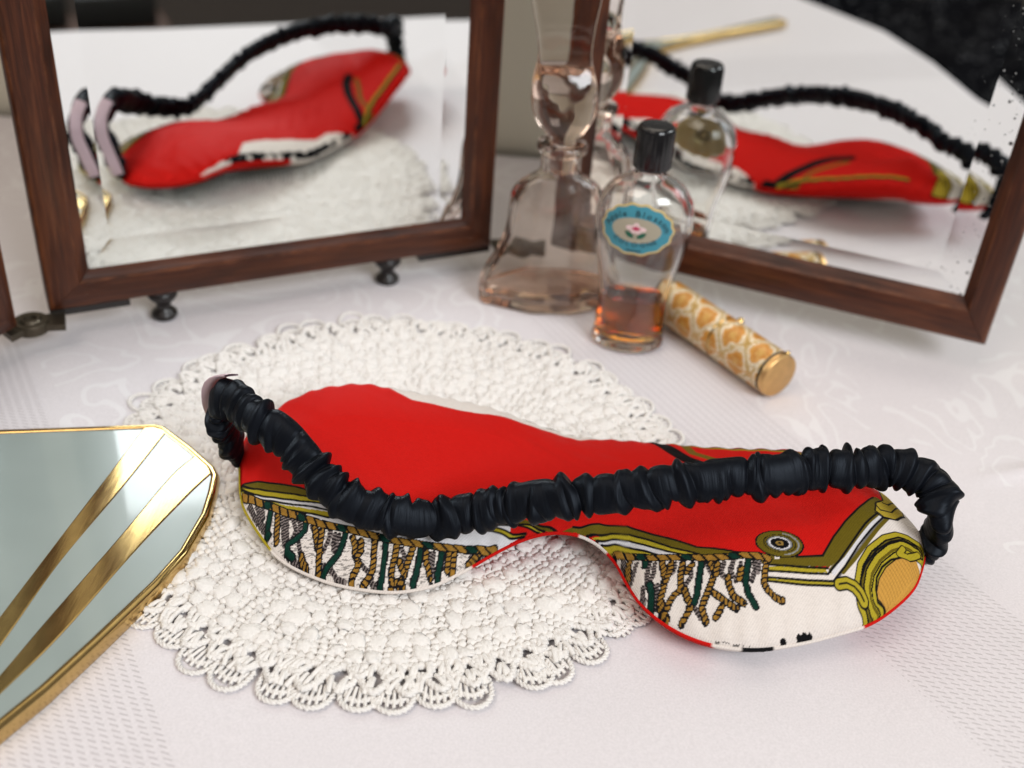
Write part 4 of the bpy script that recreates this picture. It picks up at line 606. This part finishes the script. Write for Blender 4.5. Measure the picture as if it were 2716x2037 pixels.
for _ in range(8):
    T[1:-1]=(T[:-2]+2*T[1:-1]+T[2:])/4
T/=np.linalg.norm(T,axis=1)[:,None]
up=np.array([.0,.55,.83]); Bv=up-(T@up)[:,None]*T; 
for _ in range(60): Bv[1:-1]=(Bv[:-2]+2*Bv[1:-1]+Bv[2:])/4
Bv-=(Bv*T).sum(1)[:,None]*T; Bv/=np.linalg.norm(Bv,axis=1)[:,None]; Nv=np.cross(T,Bv)
th=np.arange(K)*2*np.pi/K; SS,TH=np.meshgrid(s,th,indexing='ij')
# gathers: crosswise creases at uneven spacing, some running only part of the way round, each with a raised lip
H=np.full(SS.shape,0.0); sc=2.0
while sc<s[-1]-1:
    dep=.7+1.5*RNG.random()**1.2; wid=.75+.5*RNG.random(); sk=.9*RNG.standard_normal(); t0=RNG.random()*6.28; full=RNG.random()
    wgt=1.0 if full>.62 else np.clip(.5+.75*np.cos(TH-t0),0,1)**1.2
    line=sc+sk*np.cos(TH-.6)+.55*np.sin(2*TH+t0)*RNG.random(); dl=SS-line
    H-=dep*wgt*np.exp(-np.abs(dl)/wid); lip=1.4+.9*RNG.random(); H+=.75*dep*wgt*np.exp(-((dl-lip*np.sign(sk+.01))/1.3)**2)
    sc+=1.5+4.2*RNG.random()**1.4
amp=.85+.45*vnoise(SS/13.0,0*SS+2,93)
flat=np.abs(np.cos(TH))
ru=amp*(H+.55)+.5*(vnoise(SS/6.0,TH*1.1,96)-.5)
ru*=(.62+.45*flat**2)*np.clip(np.minimum(s/16,(s[-1]-s)/14),.15,1)[:,None]
endt=np.clip(np.minimum(s/9,(s[-1]-s)/9),.0,1)[:,None]; endt=.45+.55*endt
a_,b_=5.4,3.1
cosv=np.sign(np.cos(TH))*np.abs(np.cos(TH))**.85; sinv=np.sign(np.sin(TH))*np.abs(np.sin(TH))**.85
ra=(a_*endt+ru*.95)*cosv; rb=(b_*endt+ru*.85)*sinv
slip=1.1*np.sin(SS/5.2+TH*1.0+3*vnoise(SS/14,TH*0,95))*.8
Vs=PS[:,None,:]+ra[...,None]*Bv[:,None,:]+rb[...,None]*Nv[:,None,:]+slip[...,None]*T[:,None,:]
strap=mesh('elastic_strap',Vs.reshape(-1,3),gridfaces(len(s),K,False,True),M['satin'],mask,uv=np.stack([SS,TH*4],-1).reshape(-1,2))
# pale ribbon stitched to the outside of the left loop
idx=np.where((s>5)&(s<35))[0][::8]; out=np.array([-.62,.66,.42]); 
c=PS[idx]; t_=T[idx]; o_=out-(t_@out)[:,None]*t_; o_/=np.linalg.norm(o_,axis=1)[:,None]
for _ in range(40): o_[1:-1]=(o_[:-2]+2*o_[1:-1]+o_[2:])/4
o_-=(o_*t_).sum(1)[:,None]*t_; o_/=np.linalg.norm(o_,axis=1)[:,None]; w_=np.cross(t_,o_)
rib=[]
for k,(a,h) in enumerate(((-2.7,0),(-.9,.2),(.9,.2),(2.7,0),(2.7,-.5),(-2.7,-.5))): rib.append(c+w_*a+o_*(7.4+h))
V=np.stack(rib,1).reshape(-1,3); mesh('ribbon_tab',V,gridfaces(len(idx),6,False,True),M['pink'],strap)

# ================= hand mirror =================
hm=empty('hand_mirror','art deco hand mirror lying face down, grey-green enamel back with gilt ribs','hand mirror',(-150,220,0))
A0=np.array([-171.,298.5]); ax=np.array([.19,-.982]); ax/=np.linalg.norm(ax); pr=np.array([-ax[1],ax[0]])
right=[(-171,298.5),(-145,303.7),(-121.0,308.6),(-117.5,307.6),(-105.1,297.4),(-95.2,288.0),(-92.6,283.6),(-91.4,275),(-90.6,264),(-92.4,246.3),(-96.5,232.5),(-105.9,208.5),(-113,191.5),(-121,176),(-128,162),(-131.5,148),(-132,132),(-130,110),(-123,70),(-110,15),(-108,6)]
R_=np.array([(np.dot(np.array(p)-A0,pr),np.dot(np.array(p)-A0,ax)) for p in right]); R_[0,0]=0
endc=[(6,298),(0,301)]
R_=np.vstack([R_,endc])
Lh=R_[1:-1][::-1]*np.array([-1,1]); OUT=np.vstack([R_,Lh]); 
def hw(p,z): p=np.atleast_2d(p); q=A0+p[:,0:1]*pr+p[:,1:2]*ax; return np.column_stack([q,np.full(len(q),z) if np.isscalar(z) else z])
def offset(P,d):
    P=np.asarray(P,float); t=np.roll(P,-1,0)-np.roll(P,1,0); t/=np.linalg.norm(t,axis=1)[:,None]; n=np.column_stack([-t[:,1],t[:,0]])
    ar=(P[:,0]*np.roll(P[:,1],-1)-np.roll(P[:,0],-1)*P[:,1]).sum(); n*=1 if ar>0 else -1
    return P+n*d
# dense outline with its corners kept
def dens(P,step=2.0):
    o=[]; P=np.asarray(P); 
    for a,b in zip(P,np.roll(P,-1,0)):
        m=max(1,int(np.linalg.norm(b-a)/step)); o+= [a+(b-a)*i/m for i in range(m)]
    return np.array(o)
DO=dens(OUT,2.5)
rings=[(0.6,.5),(0,1.4),(0,5.2),(.35,6.1),(1.0,6.55),(1.8,6.7),(2.4,6.5),(2.7,6.1)]
V=np.vstack([hw(offset(DO,d),z) for d,z in rings]); mesh('gilt_rim',V,gridfaces(len(rings),len(DO),False,True),M['gold'],hm,True,auto=60)
inn=offset(DO,2.6); n=len(inn)
V=np.vstack([hw(inn,6.05)]); mesh('enamel_back',V,[tuple(range(n))],M['enamel'],hm,False)
V=hw(offset(DO,.5),.6); mesh('mirror_side',V,[tuple(range(n))[::-1]],M['mirror'],hm,False)
def hl(p): return np.array([np.dot(np.array(p)-A0,pr),np.dot(np.array(p)-A0,ax)])
s1a=[(-124.2,306.9),(-126.6,286.4),(-131.2,249.3),(-135.3,215.2),(-139.0,184),(-142.5,150)]; s1b=[(-116.0,305.6),(-120.9,274.3),(-127.6,237.9),(-130.9,204.7),(-135.5,176),(-140.8,150)]
s2a=[(-102.6,294.0),(-107.9,281.0),(-114.4,250.3),(-122.2,216.6),(-128.0,190),(-136.5,158)]; s2b=[(-94.6,286.0),(-99.7,272.0),(-108.0,244.4),(-116.9,209.8),(-125.2,186.5),(-134.8,158)]
for a,b in ((s1a,s1b),(s2a,s2b)):
    for sg in (1,-1):
        pa=cr([hl(p)*np.array([sg,1]) for p in a],40); pb=cr([hl(p)*np.array([sg,1]) for p in b],40)
        V=[];prof=((0,6.0),(.015,6.2),(.06,6.32),(.5,6.36),(.94,6.32),(.985,6.2),(1,6.0))
        for f,z in prof: V.append(hw(pa*(1-f)+pb*f,z))
        V=np.stack(V,1).reshape(-1,3); F=gridfaces(40,len(prof)); mesh('gilt_rib',V,F if sg>0 else F[:,::-1],M['gold'],hm,True,auto=8)

# ================= perfume bottle =================
pb=empty('perfume_bottle','tall pale pink glass perfume bottle with a waisted body and glass stopper','perfume bottle',(12,428,0))
rot=math.radians(8); c0=(12.5,427.5)
def sect(w,d,k,sharp=.55):
    a=np.arange(k)*2*np.pi/k+np.pi/k
    # flattened octagonal section with softened corners
    o8=1/np.maximum(np.maximum(np.abs(np.cos(a)),np.abs(np.sin(a))),(np.abs(np.cos(a))+np.abs(np.sin(a)))/1.30)
    r=(1-sharp)+sharp*o8/1.02
    return np.column_stack([w*r*np.cos(a),d*r*np.sin(a)])
def flask(prof,k=64,sharpf=lambda z:.8,flip=False,cap=True):
    V=[]
    for w,d,z in prof:
        q=sect(w,d,k,sharpf(z)); ca,sa=math.cos(rot),math.sin(rot)
        V.append(np.column_stack([c0[0]+q[:,0]*ca-q[:,1]*sa,c0[1]+q[:,0]*sa+q[:,1]*ca,np.full(k,z)]))
    V=np.vstack(V); F=gridfaces(len(prof),k,False,True)
    return V,(F if flip else F[:,::-1])
def densify(P,n): return cr(P,n)
outer=densify([(.01,.01,.9),(20,9,.5),(28.5,12.8,.5),(30.6,14.3,2.2),(31,14.8,6),(28.4,14,15.4),(23.6,12.6,24.2),(20.8,11.8,33),(19.9,11.4,43.5),(19.2,11.0,50),(17.2,10.0,54),(13.0,8.8,57.2),(9.4,8.2,59.5),(8.4,8.2,61.2),(8.2,8.2,66),(8.3,8.3,68.4),(9.8,9.8,69.4),(10.3,10.3,71),(10,10,72.6),(8.8,8.8,73.2)],150)
innr=densify([(5.6,5.6,73.2),(5.4,5.4,66),(5.4,5.4,60.5),(9,6,57),(14.5,7.6,52.5),(16.8,8.4,46),(17.4,8.6,40),(18.4,8.9,32),(21.2,9.7,24),(26,11,14.5),(28.2,11.8,8),(27.6,11.6,5.6),(22,9,4.6),(.01,.01,4.4)],110)
sh=lambda z: .95 if z<52 else max(0,.95-(z-52)/6)
V1,F1=flask(outer,64,sh); V2,F2=flask(innr,64,sh)
n1=len(V1); k=64; bridge=np.array([(n1-k+i,n1-k+(i+1)%k,n1+(i+1)%k,n1+i) for i in range(k)])
body=mesh('glass_body',np.vstack([V1,V2]),np.vstack([F1,F2+n1,bridge]),M['pink_glass'],pb,True,auto=26)
liq=[(.01,.01,4.2),(22,9,4.4),(27.8,11.8,5.5),(28.4,12,8),(27.8,11.7,10.0),(.01,.01,10.0)]
V,F=flask(np.array(liq),64,sh); mesh('perfume_residue',V,F,M['scent_residue'],pb,True,auto=40)
stp=densify([(.01,.01,60.6),(4.0,4.0,60.8),(5.0,5.0,66),(5.3,5.3,73.4),(5.7,5.7,75.6),(8.5,6.5,77.6),(11.8,8,83),(13.1,8.6,90),(12.4,6.6,97),(11.0,3.4,103.5),(10.3,2.4,109),(11.3,2.0,118),(13.2,2.0,128),(15.6,2.0,140),(17.5,2,152),(17,1.9,163),(12,2.4,172),(5,1.5,177),(.01,.01,178)],150)
k=64; V=[]; ca,sa=math.cos(rot),math.sin(rot)
for w,d,z in stp:
    a=np.arange(k)*2*np.pi/k+1e-3; e=2/(2+min(6,max(0,(z-92)/3))); qx=w*np.sign(np.cos(a))*np.abs(np.cos(a))**e; qy=d*np.sign(np.sin(a))*np.abs(np.sin(a))**e
    V.append(np.column_stack([c0[0]+qx*ca-qy*sa,c0[1]+qx*sa+qy*ca,np.full(k,z)]))
V=np.vstack(V); F=gridfaces(len(stp),k,False,True)[:,::-1]; V[:,0]-=np.clip(V[:,2]-77,0,None)*.075
mesh('glass_stopper',V,F,M['pink_glass'],pb,True)

# ================= cologne bottle =================
cb_=empty('cologne_bottle','small clear cologne bottle with black cap, blue label and amber liquid','cologne bottle',(45.8,399,0))
cc_=(45.8,399.3,0); r2=math.radians(-4); SY=.74
po=[(.01,1.0),(8,.5),(13.2,.3),(14.6,.9),(14.9,2.2),(14.6,4.2),(14.2,7),(14.1,10),(13.8,17),(13.9,22.8),(14.9,30),(16.3,36.4),(17.7,42),(18.6,47),(19.0,53),(18.9,58),(18.2,62.5),(16.9,66),(14.6,69.2),(11.6,71.6),(8.6,73.4),(6.2,74.6),(5.7,75.6),(5.7,79)]
pi_=[(4.2,79),(4.2,75),(5.4,73),(10,70.6),(13.2,68),(15.4,64.6),(16.9,60.5),(17.4,56),(17.3,50),(16.4,44.4),(15,38),(13.4,30.5),(12.5,23),(12.45,15),(12.5,8),(12.1,5.4),(10,4.4),(.01,4.1)]
po=cr(po,90); pi_=cr(pi_,80)
V1,F1=lathe(po,72,1,SY,cc_,r2); V2,F2=lathe(pi_,72,1,SY,cc_,r2)
k=72;n1=len(V1); bridge=np.array([(n1-k+i,n1-k+(i+1)%k,n1+(i+1)%k,n1+i) for i in range(k)])
mesh('glass_body',np.vstack([V1,V2]),np.vstack([F1,F2+n1,bridge]),M['clear_glass'],cb_,True)
lq=cr([(.01,3.9),(10,4.2),(12.3,5.3),(12.68,8),(12.6,15),(12.66,22.3)],40)
V,F=lathe(np.vstack([lq,[(12.66,22.75)],[(11.8,22.55)],[(.01,22.5)]]),72,1,SY,cc_,r2); mesh('cologne',V,F,M['cologne'],cb_,True,auto=50)
cp=[(.01,77.2),(4.5,77.2),(7.0,77.0),(7.2,77.4),(7.25,78.5),(7.1,91.6),(6.8,92.7),(6.2,93.3),(5,93.5),(.01,93.6)]
V,F=lathe(cp,96,1,1,cc_); 
# fine vertical ribbing round the cap
rr=np.hypot(V[:,0]-cc_[0],V[:,1]-cc_[1]); aa=np.arctan2(V[:,1]-cc_[1],V[:,0]-cc_[0]); f=np.where((rr>6.6)&(V[:,2]<92)&(V[:,2]>77.3),1+.018*np.sign(np.sin(aa*24)),1)
V[:,0]=cc_[0]+(V[:,0]-cc_[0])*f; V[:,1]=cc_[1]+(V[:,1]-cc_[1])*f
mesh('screw_cap',V,F,M['cap'],cb_,True,auto=45)
# paper label wrapped on the shoulder of the body
zr=po[:,1]; prf=lambda z: np.interp(z,zr[25:],po[25:,0])
LZ0=56.5; LANG=math.radians(-99)   # facing the viewer
def onbody(lx,lz,off):
    """lx: mm round the body, lz: mm up from the label centre"""
    lx=np.asarray(lx,float); z=LZ0+np.asarray(lz,float); r=prf(z)+off
    # parametrise the ellipse by angle
    a=LANG+lx/17.0; x=r*np.cos(a); y=r*SY*np.sin(a); ca,sa=math.cos(r2),math.sin(r2)
    return np.stack([cc_[0]+x*ca-y*sa,cc_[1]+x*sa+y*ca,z],-1)
lab=empty_part('label',cb_)
def lens(name,a,b,scal,off,col,rough=.5,n=84,cx=0,cz=0,metal=0):
    t=np.arange(n)*2*np.pi/n; rings=[]
    for f in (1,.8,.6,.4,.2): 
        k=1+scal*np.cos(14*t)*(1 if f==1 else 0); rings.append(onbody(cx+a*f*k*np.cos(t),cz+b*f*k*np.sin(t),off))
    V=np.vstack(rings+[onbody(np.array([cx]),np.array([cz]),off)]); F=[tuple(x) for x in gridfaces(5,n,False,True)]+[(4*n+i,4*n+(i+1)%n,5*n) for i in range(n)]
    mesh(name,V,F,m_plain(name+'_colour',col,rough,metal),lab,True)
lens('gilt_border',13.7,10.3,.028,.10,(.66,.50,.20),.4,metal=.25)
lens('blue_ground',12.8,9.5,.028,.16,(.045,.245,.32))
lens('grey_oval',8.7,5.0,0,.22,(.36,.33,.25))
for q,(px_,pz_,a,b,rt) in enumerate(((-1.6,1.0,1.9,1.0,.3),(1.6,.8,1.9,1.0,-.3),(0,1.9,1.1,1.3,0),(-.7,-.2,1.1,.9,.6),(.8,-.3,1.1,.9,-.6))):
    lens('petal',a,b,0,.28,(.74,.55,.55),n=20,cx=px_+.0,cz=pz_)
lens('flower_heart',1.3,.75,0,.34,(.48,.03,.10),n=20,cx=0,cz=.9)
for sg in (-1,1):
    n=16; t=np.linspace(0,1,n); cxs=sg*(.5+3.2*t); czs=-2.9+2.2*t; w=.85*np.sin(np.pi*np.clip(t*.92+.06,0,1))
    P=np.concatenate([np.stack([cxs+sg*.5*w,czs-w],1),np.stack([cxs-sg*.5*w,czs+w],1)[::-1]]); V=onbody(P[:,0],P[:,1],.31)
    F=[(i,i+1,2*n-2-i,2*n-1-i) for i in range(n-1)]; mesh('leaf',V,F if sg>0 else [f[::-1] for f in F],m_plain('leaf_green',(.006,.10,.06),.5),lab,True)
ink=m_plain('dark_ink',(.008,.03,.04),.5)
def letters(txt,size,path,name):
    acc=Acc(); pos=path[0]
    out=[]; widths=[]
    for ch in txt:
        cu=bpy.data.curves.new('glyph','FONT'); cu.body=ch; cu.size=size; cu.align_x='CENTER'; cu.resolution_u=2; cu.offset=.012*size
        ob=bpy.data.objects.new('glyph',cu); COL.objects.link(ob); bpy.context.view_layer.update()
        me=bpy.data.meshes.new_from_object(ob.evaluated_get(bpy.context.evaluated_depsgraph_get()))
        co=np.array([v.co[:] for v in me.vertices]).reshape(-1,3); fs=[tuple(p.vertices) for p in me.polygons]; out.append((co,fs)); widths.append((co[:,0].max()-co[:,0].min()) if len(co) else size*.32)
        bpy.data.objects.remove(ob); bpy.data.curves.remove(cu); bpy.data.meshes.remove(me)
    tot=sum(widths)+.16*size*(len(txt)-1); a,sgn,ra,rb,cz=path; s=-tot/2; VV=[];FF=[];n0=0
    for (co,fs),w in zip(out,widths):
        mid=s+w/2; s+=w+.16*size
        if not len(co): continue
        ang=a-sgn*mid/((ra+rb)/2); bx,bz=ra*math.cos(ang),cz+rb*math.sin(ang); tx,tz=sgn*ra*math.sin(ang),-sgn*rb*math.cos(ang); l=math.hypot(tx,tz); tx/=l;tz/=l
        lx=bx+co[:,0]*tx-co[:,1]*tz; lz=bz+co[:,0]*tz+co[:,1]*tx
        VV.append(onbody(lx,lz,.30)); FF+=[tuple(i+n0 for i in f) for f in fs]; n0+=len(co)
    mesh(name,np.vstack(VV),FF,ink,lab,False)
letters('Apple Blossom',3.3,(math.pi/2,1,9.7,5.4,.1),'lettering')
letters('COLOGNE',2.7,(-math.pi/2,-1,10.6,6.7,.0),'lettering')
P=np.array([(x,-8.4+.006*x*x+dz) for dz in (-.28,.28) for x in np.linspace(-2.6,2.6,9)]); V=onbody(P[:,0],P[:,1],.30)
mesh('small_print',V,[(i,i+1,9+i+1,9+i) for i in range(8)],ink,lab,False)

# ================= gilt tube =================
tube=empty('scent_tube','gilt tube in gold and orange brocade pattern lying on its side','scent tube',(83,393,0))
E0=np.array([102.6,366.0,9.35]); E1=np.array([63.2,419.8,9.35]); ad=(E1-E0); TL=np.linalg.norm(ad); ad/=TL
pd_=np.array([-ad[1],ad[0],0]); zz_=np.array([0,0,1.])
def rev(prof,k=56):
    prof=np.asarray(prof,float); a=np.arange(k)*2*np.pi/k
    V=E0+prof[:,1][:,None,None]*ad+prof[:,0][:,None,None]*(np.cos(a)[None,:,None]*pd_+np.sin(a)[None,:,None]*zz_)
    uv=np.stack([np.repeat(prof[:,1:2],k,1),np.repeat((a*9.0)[None,:],len(prof),0)],-1)
    return V.reshape(-1,3),gridfaces(len(prof),k,False,True),uv.reshape(-1,2)
V,F,uv=rev([(.01,0),(8.2,0),(8.8,.25),(9.05,.9),(9.05,2.6)]); mesh('end_cap',V,F,M['gold_satin'],tube,True,auto=50)
V,F,uv=rev([(9.05,2.6),(8.5,2.9),(8.5,3.6),(9.0,3.9)]); mesh('groove_ring',V,F,M['bronze'],tube,True)
V,F,uv=rev([(9.0,3.9),(9.12,4.2)]+[(9.12,x) for x in np.linspace(5,31.2,12)]+[(9.0,31.6)]); mesh('brocade_sleeve',V,F,M['brocade'],tube,True,uv=uv,auto=60)
V,F,uv=rev([(8.85,31.6),(8.8,32.2),(8.85,32.6)]); mesh('joint_ring',V,F,M['gold'],tube,True)
V,F,uv=rev([(9.0,32.6),(9.12,32.9)]+[(9.12,x) for x in np.linspace(34,TL-1.2,14)]+[(8.9,TL-.6)]); mesh('brocade_sleeve',V,F,M['brocade'],tube,True,uv=uv,auto=60)
V,F,uv=rev([(8.9,TL-.6),(8.95,TL),(8.6,TL+1.2),(8.0,TL+1.6),(.01,TL+1.7)]); mesh('end_cap',V,F,M['bronze'],tube,True,auto=50)
def stud(al,ang,r):
    c=E0+ad*al+9.0*(math.cos(ang)*pd_+math.sin(ang)*zz_); n=math.cos(ang)*pd_+math.sin(ang)*zz_
    e1=ad; e2=np.cross(n,e1); V=[];k=16
    for f,h in ((1,0),(.95,.5),(.7,.95),(.35,1.15),(.02,1.2)):
        a=np.arange(k)*2*np.pi/k; V.append(c+n*(h*r)+r*f*(np.cos(a)[:,None]*e1+np.sin(a)[:,None]*e2))
    mesh('stud',np.vstack(V),gridfaces(5,k,False,True),M['gold'],tube,True)
stud(30.0,math.radians(128),1.6); stud(3.2,math.radians(128),1.0)

# ================= doily =================
doily=empty('crochet_doily','round cream crochet doily with scalloped lace border under the sleep mask','doily',(-35,300,0))
DC=np.array([-35.1,300.0]); RD=105.5
def pol(r,a,z): r=np.asarray(r,float);a=np.asarray(a,float); return np.stack([DC[0]+r*np.cos(a),DC[1]+r*np.sin(a),np.broadcast_to(z,np.broadcast(r,a).shape)+0*r],-1)
def wob(a,r): return 1+.010*np.sin(3*a+1)+.006*np.sin(7*a+2)
# solid centre: rounds of knobbly stitches
acc=Acc()
r=2.0
while r<90:
    ns=int(2*np.pi*r/.95); a=np.arange(ns)*2*np.pi/ns; st_=2*np.pi*r/2.6
    ph=random.random()*6
    rad=1.05+.34*np.sin(a*round(st_)+ph)+.18*RNG.random(ns); zz=1.1+.45*np.sin(a*round(st_)+ph)+.3*RNG.random(ns)
    V,F=tube_vf(pol(r*wob(a,r),a,zz),rad,6,True); acc.add(V,F); r+=2.05
acc.build('stitch_rounds',M['thread'],doily,kind='stuff')
# popcorn stitches: small ribbed cushions in rings; the nearest are single pieces sharing one mesh
k1,k2=14,9; V=[]
for i in range(k2):
    p=i/(k2-1)*np.pi*.56; rr=2.8*math.sin(p)+.02; h=1.75*math.cos(p)
    a=np.arange(k1)*2*np.pi/k1; rib=np.cos(5*a+1.1*i); V.append(np.stack([rr*(1+.12*rib)*np.cos(a),rr*(1+.12*rib)*np.sin(a),np.full(k1,h)+.35*rib*math.sin(p)],-1))
PV=np.vstack(V); PF=gridfaces(k2,k1,False,True)
plist=[]
r=34.0; ri=0
while r<89:
    nn=int(2*np.pi*r/6.3)
    for j in range(nn):
        a=(j+.5*(ri%2)+.16*RNG.standard_normal())*2*np.pi/nn; rr=r+.8*RNG.standard_normal(); pw=pol(np.array(rr*wob(a,rr)),np.array(a),1.5)
        sc=.95+.16*RNG.standard_normal(); plist.append((pw,a+1.2*RNG.standard_normal(),max(.55,sc)*(1.0+.35*RNG.random()),max(.55,sc),.75+.35*RNG.random(),.22*RNG.standard_normal(),.22*RNG.standard_normal()))
    r+=5.6; ri+=1
plist.sort(key=lambda q_: q_[0][1]-.15*abs(q_[0][0]-20))
pm=None; fld=Acc()
for i,(pw,rz,sx_,sy_,sz_,t1,t2) in enumerate(plist):
    if i<260:
        if pm is None:
            o=mesh('popcorn_stitch',PV,PF,M['thread'],doily); pm=o.data; base=Vector(o.location)
        else:
            o=bpy.data.objects.new('popcorn_stitch',pm); COL.objects.link(o); o.parent=doily
        o.location=base+Vector(pw)*S; o.rotation_euler=(t1,t2,rz); o.scale=(sx_,sy_,sz_)
    else:
        ca,sa=math.cos(rz),math.sin(rz); Q=PV*np.array([sx_,sy_,sz_]); Q=np.stack([Q[:,0]*ca-Q[:,1]*sa,Q[:,0]*sa+Q[:,1]*ca,Q[:,2]],-1)+pw; fld.add(Q,PF)
fld.build('popcorn_field',M['thread'],doily,kind='stuff')
# lace net: staggered chain arches tied by double crochet posts
def chain(acc,P,r=.62,ply=True):
    P=np.asarray(P,float); n=len(P)
    if ply:
        L=np.r_[0,np.cumsum(np.linalg.norm(np.diff(P,axis=0),axis=1))]; m=max(6,int(L[-1]/.75)); s=np.linspace(0,L[-1],m); Q=np.stack([np.interp(s,L,P[:,k]) for k in range(3)],1)
        T=np.gradient(Q,axis=0); T/=np.linalg.norm(T,axis=1)[:,None]+1e-9; B=np.cross(T,(0,0,1.)); ph=RNG.random()*6
        for sg in (0,math.pi):
            R=Q+B*(.52*np.sin(s/1.35*math.pi+ph+sg))[:,None]; R[:,2]+=.38*np.cos(s/1.35*math.pi+ph+sg); V,F=tube_vf(R,r*(.9+.2*RNG.random()),5); acc.add(V,F)
    else:
        V,F=tube_vf(P,r,5); acc.add(V,F)
net=Acc()
rows=[(86.5,91.5,66),(91.0,96.5,66)]
for ri,(ra,rb,nn) in enumerate(rows):
    for j in range(nn):
        a0=(j+.5*(ri%2))*2*np.pi/nn; da=2*np.pi/nn; t=np.linspace(0,1,9); jr=.8*RNG.standard_normal(); jz=.7*RNG.random()
        rr=ra+(rb-ra+1.0+jr)*np.sin(np.pi*t)**.6; aa=a0+da*(t+.10*np.sin(2*np.pi*t)); chain(net,pol(rr*wob(aa,rr),aa,1.0+jz+.9*np.sin(np.pi*t)),.8)
        for q in (-.22,-.07,.07,.22):
            a=a0+da*(.5+q)+.01*RNG.standard_normal(); t=np.linspace(0,1,4); chain(net,pol((ra+1+(rb-ra)*t)*wob(a,1),a+.02*RNG.standard_normal()*t,1.3+.9*np.sin(np.pi*t)+.3*RNG.random()),.8,False)
net.build('lace_net',M['thread'],doily,kind='stuff')
# scalloped border: each scallop a fan of its own
NS=54
for j in range(NS):
    acc=Acc(); a0=j*2*np.pi/NS; da=2*np.pi/NS; jr=1.3*RNG.standard_normal(); jz=.6*RNG.random(); a0+=.018*RNG.standard_normal()
    for (h,w,dz) in ((4.6+.4*jr,.36,0),(8.2+jr,.49,.4)):
        t=np.linspace(0,1,13); aa=a0+da*.5-da*w*np.cos(np.pi*t); rr=95.0+h*np.sin(np.pi*t)**.75; chain(acc,pol(rr*wob(aa,rr),aa,.45+.5*(jz+dz)+.3*np.sin(np.pi*t)),.50)
    for q in np.linspace(-.30,.30,5):
        a=a0+da*(.5+q*.75); t=np.linspace(0,1,4); chain(acc,pol((94.5+(5.0+2.2*math.cos(q*4))*t)*wob(a,1),a+da*q*.35*t,.6+.4*np.sin(np.pi*t)+.5*jz),.55,False)
    acc.build('scallop',M['thread'],doily)
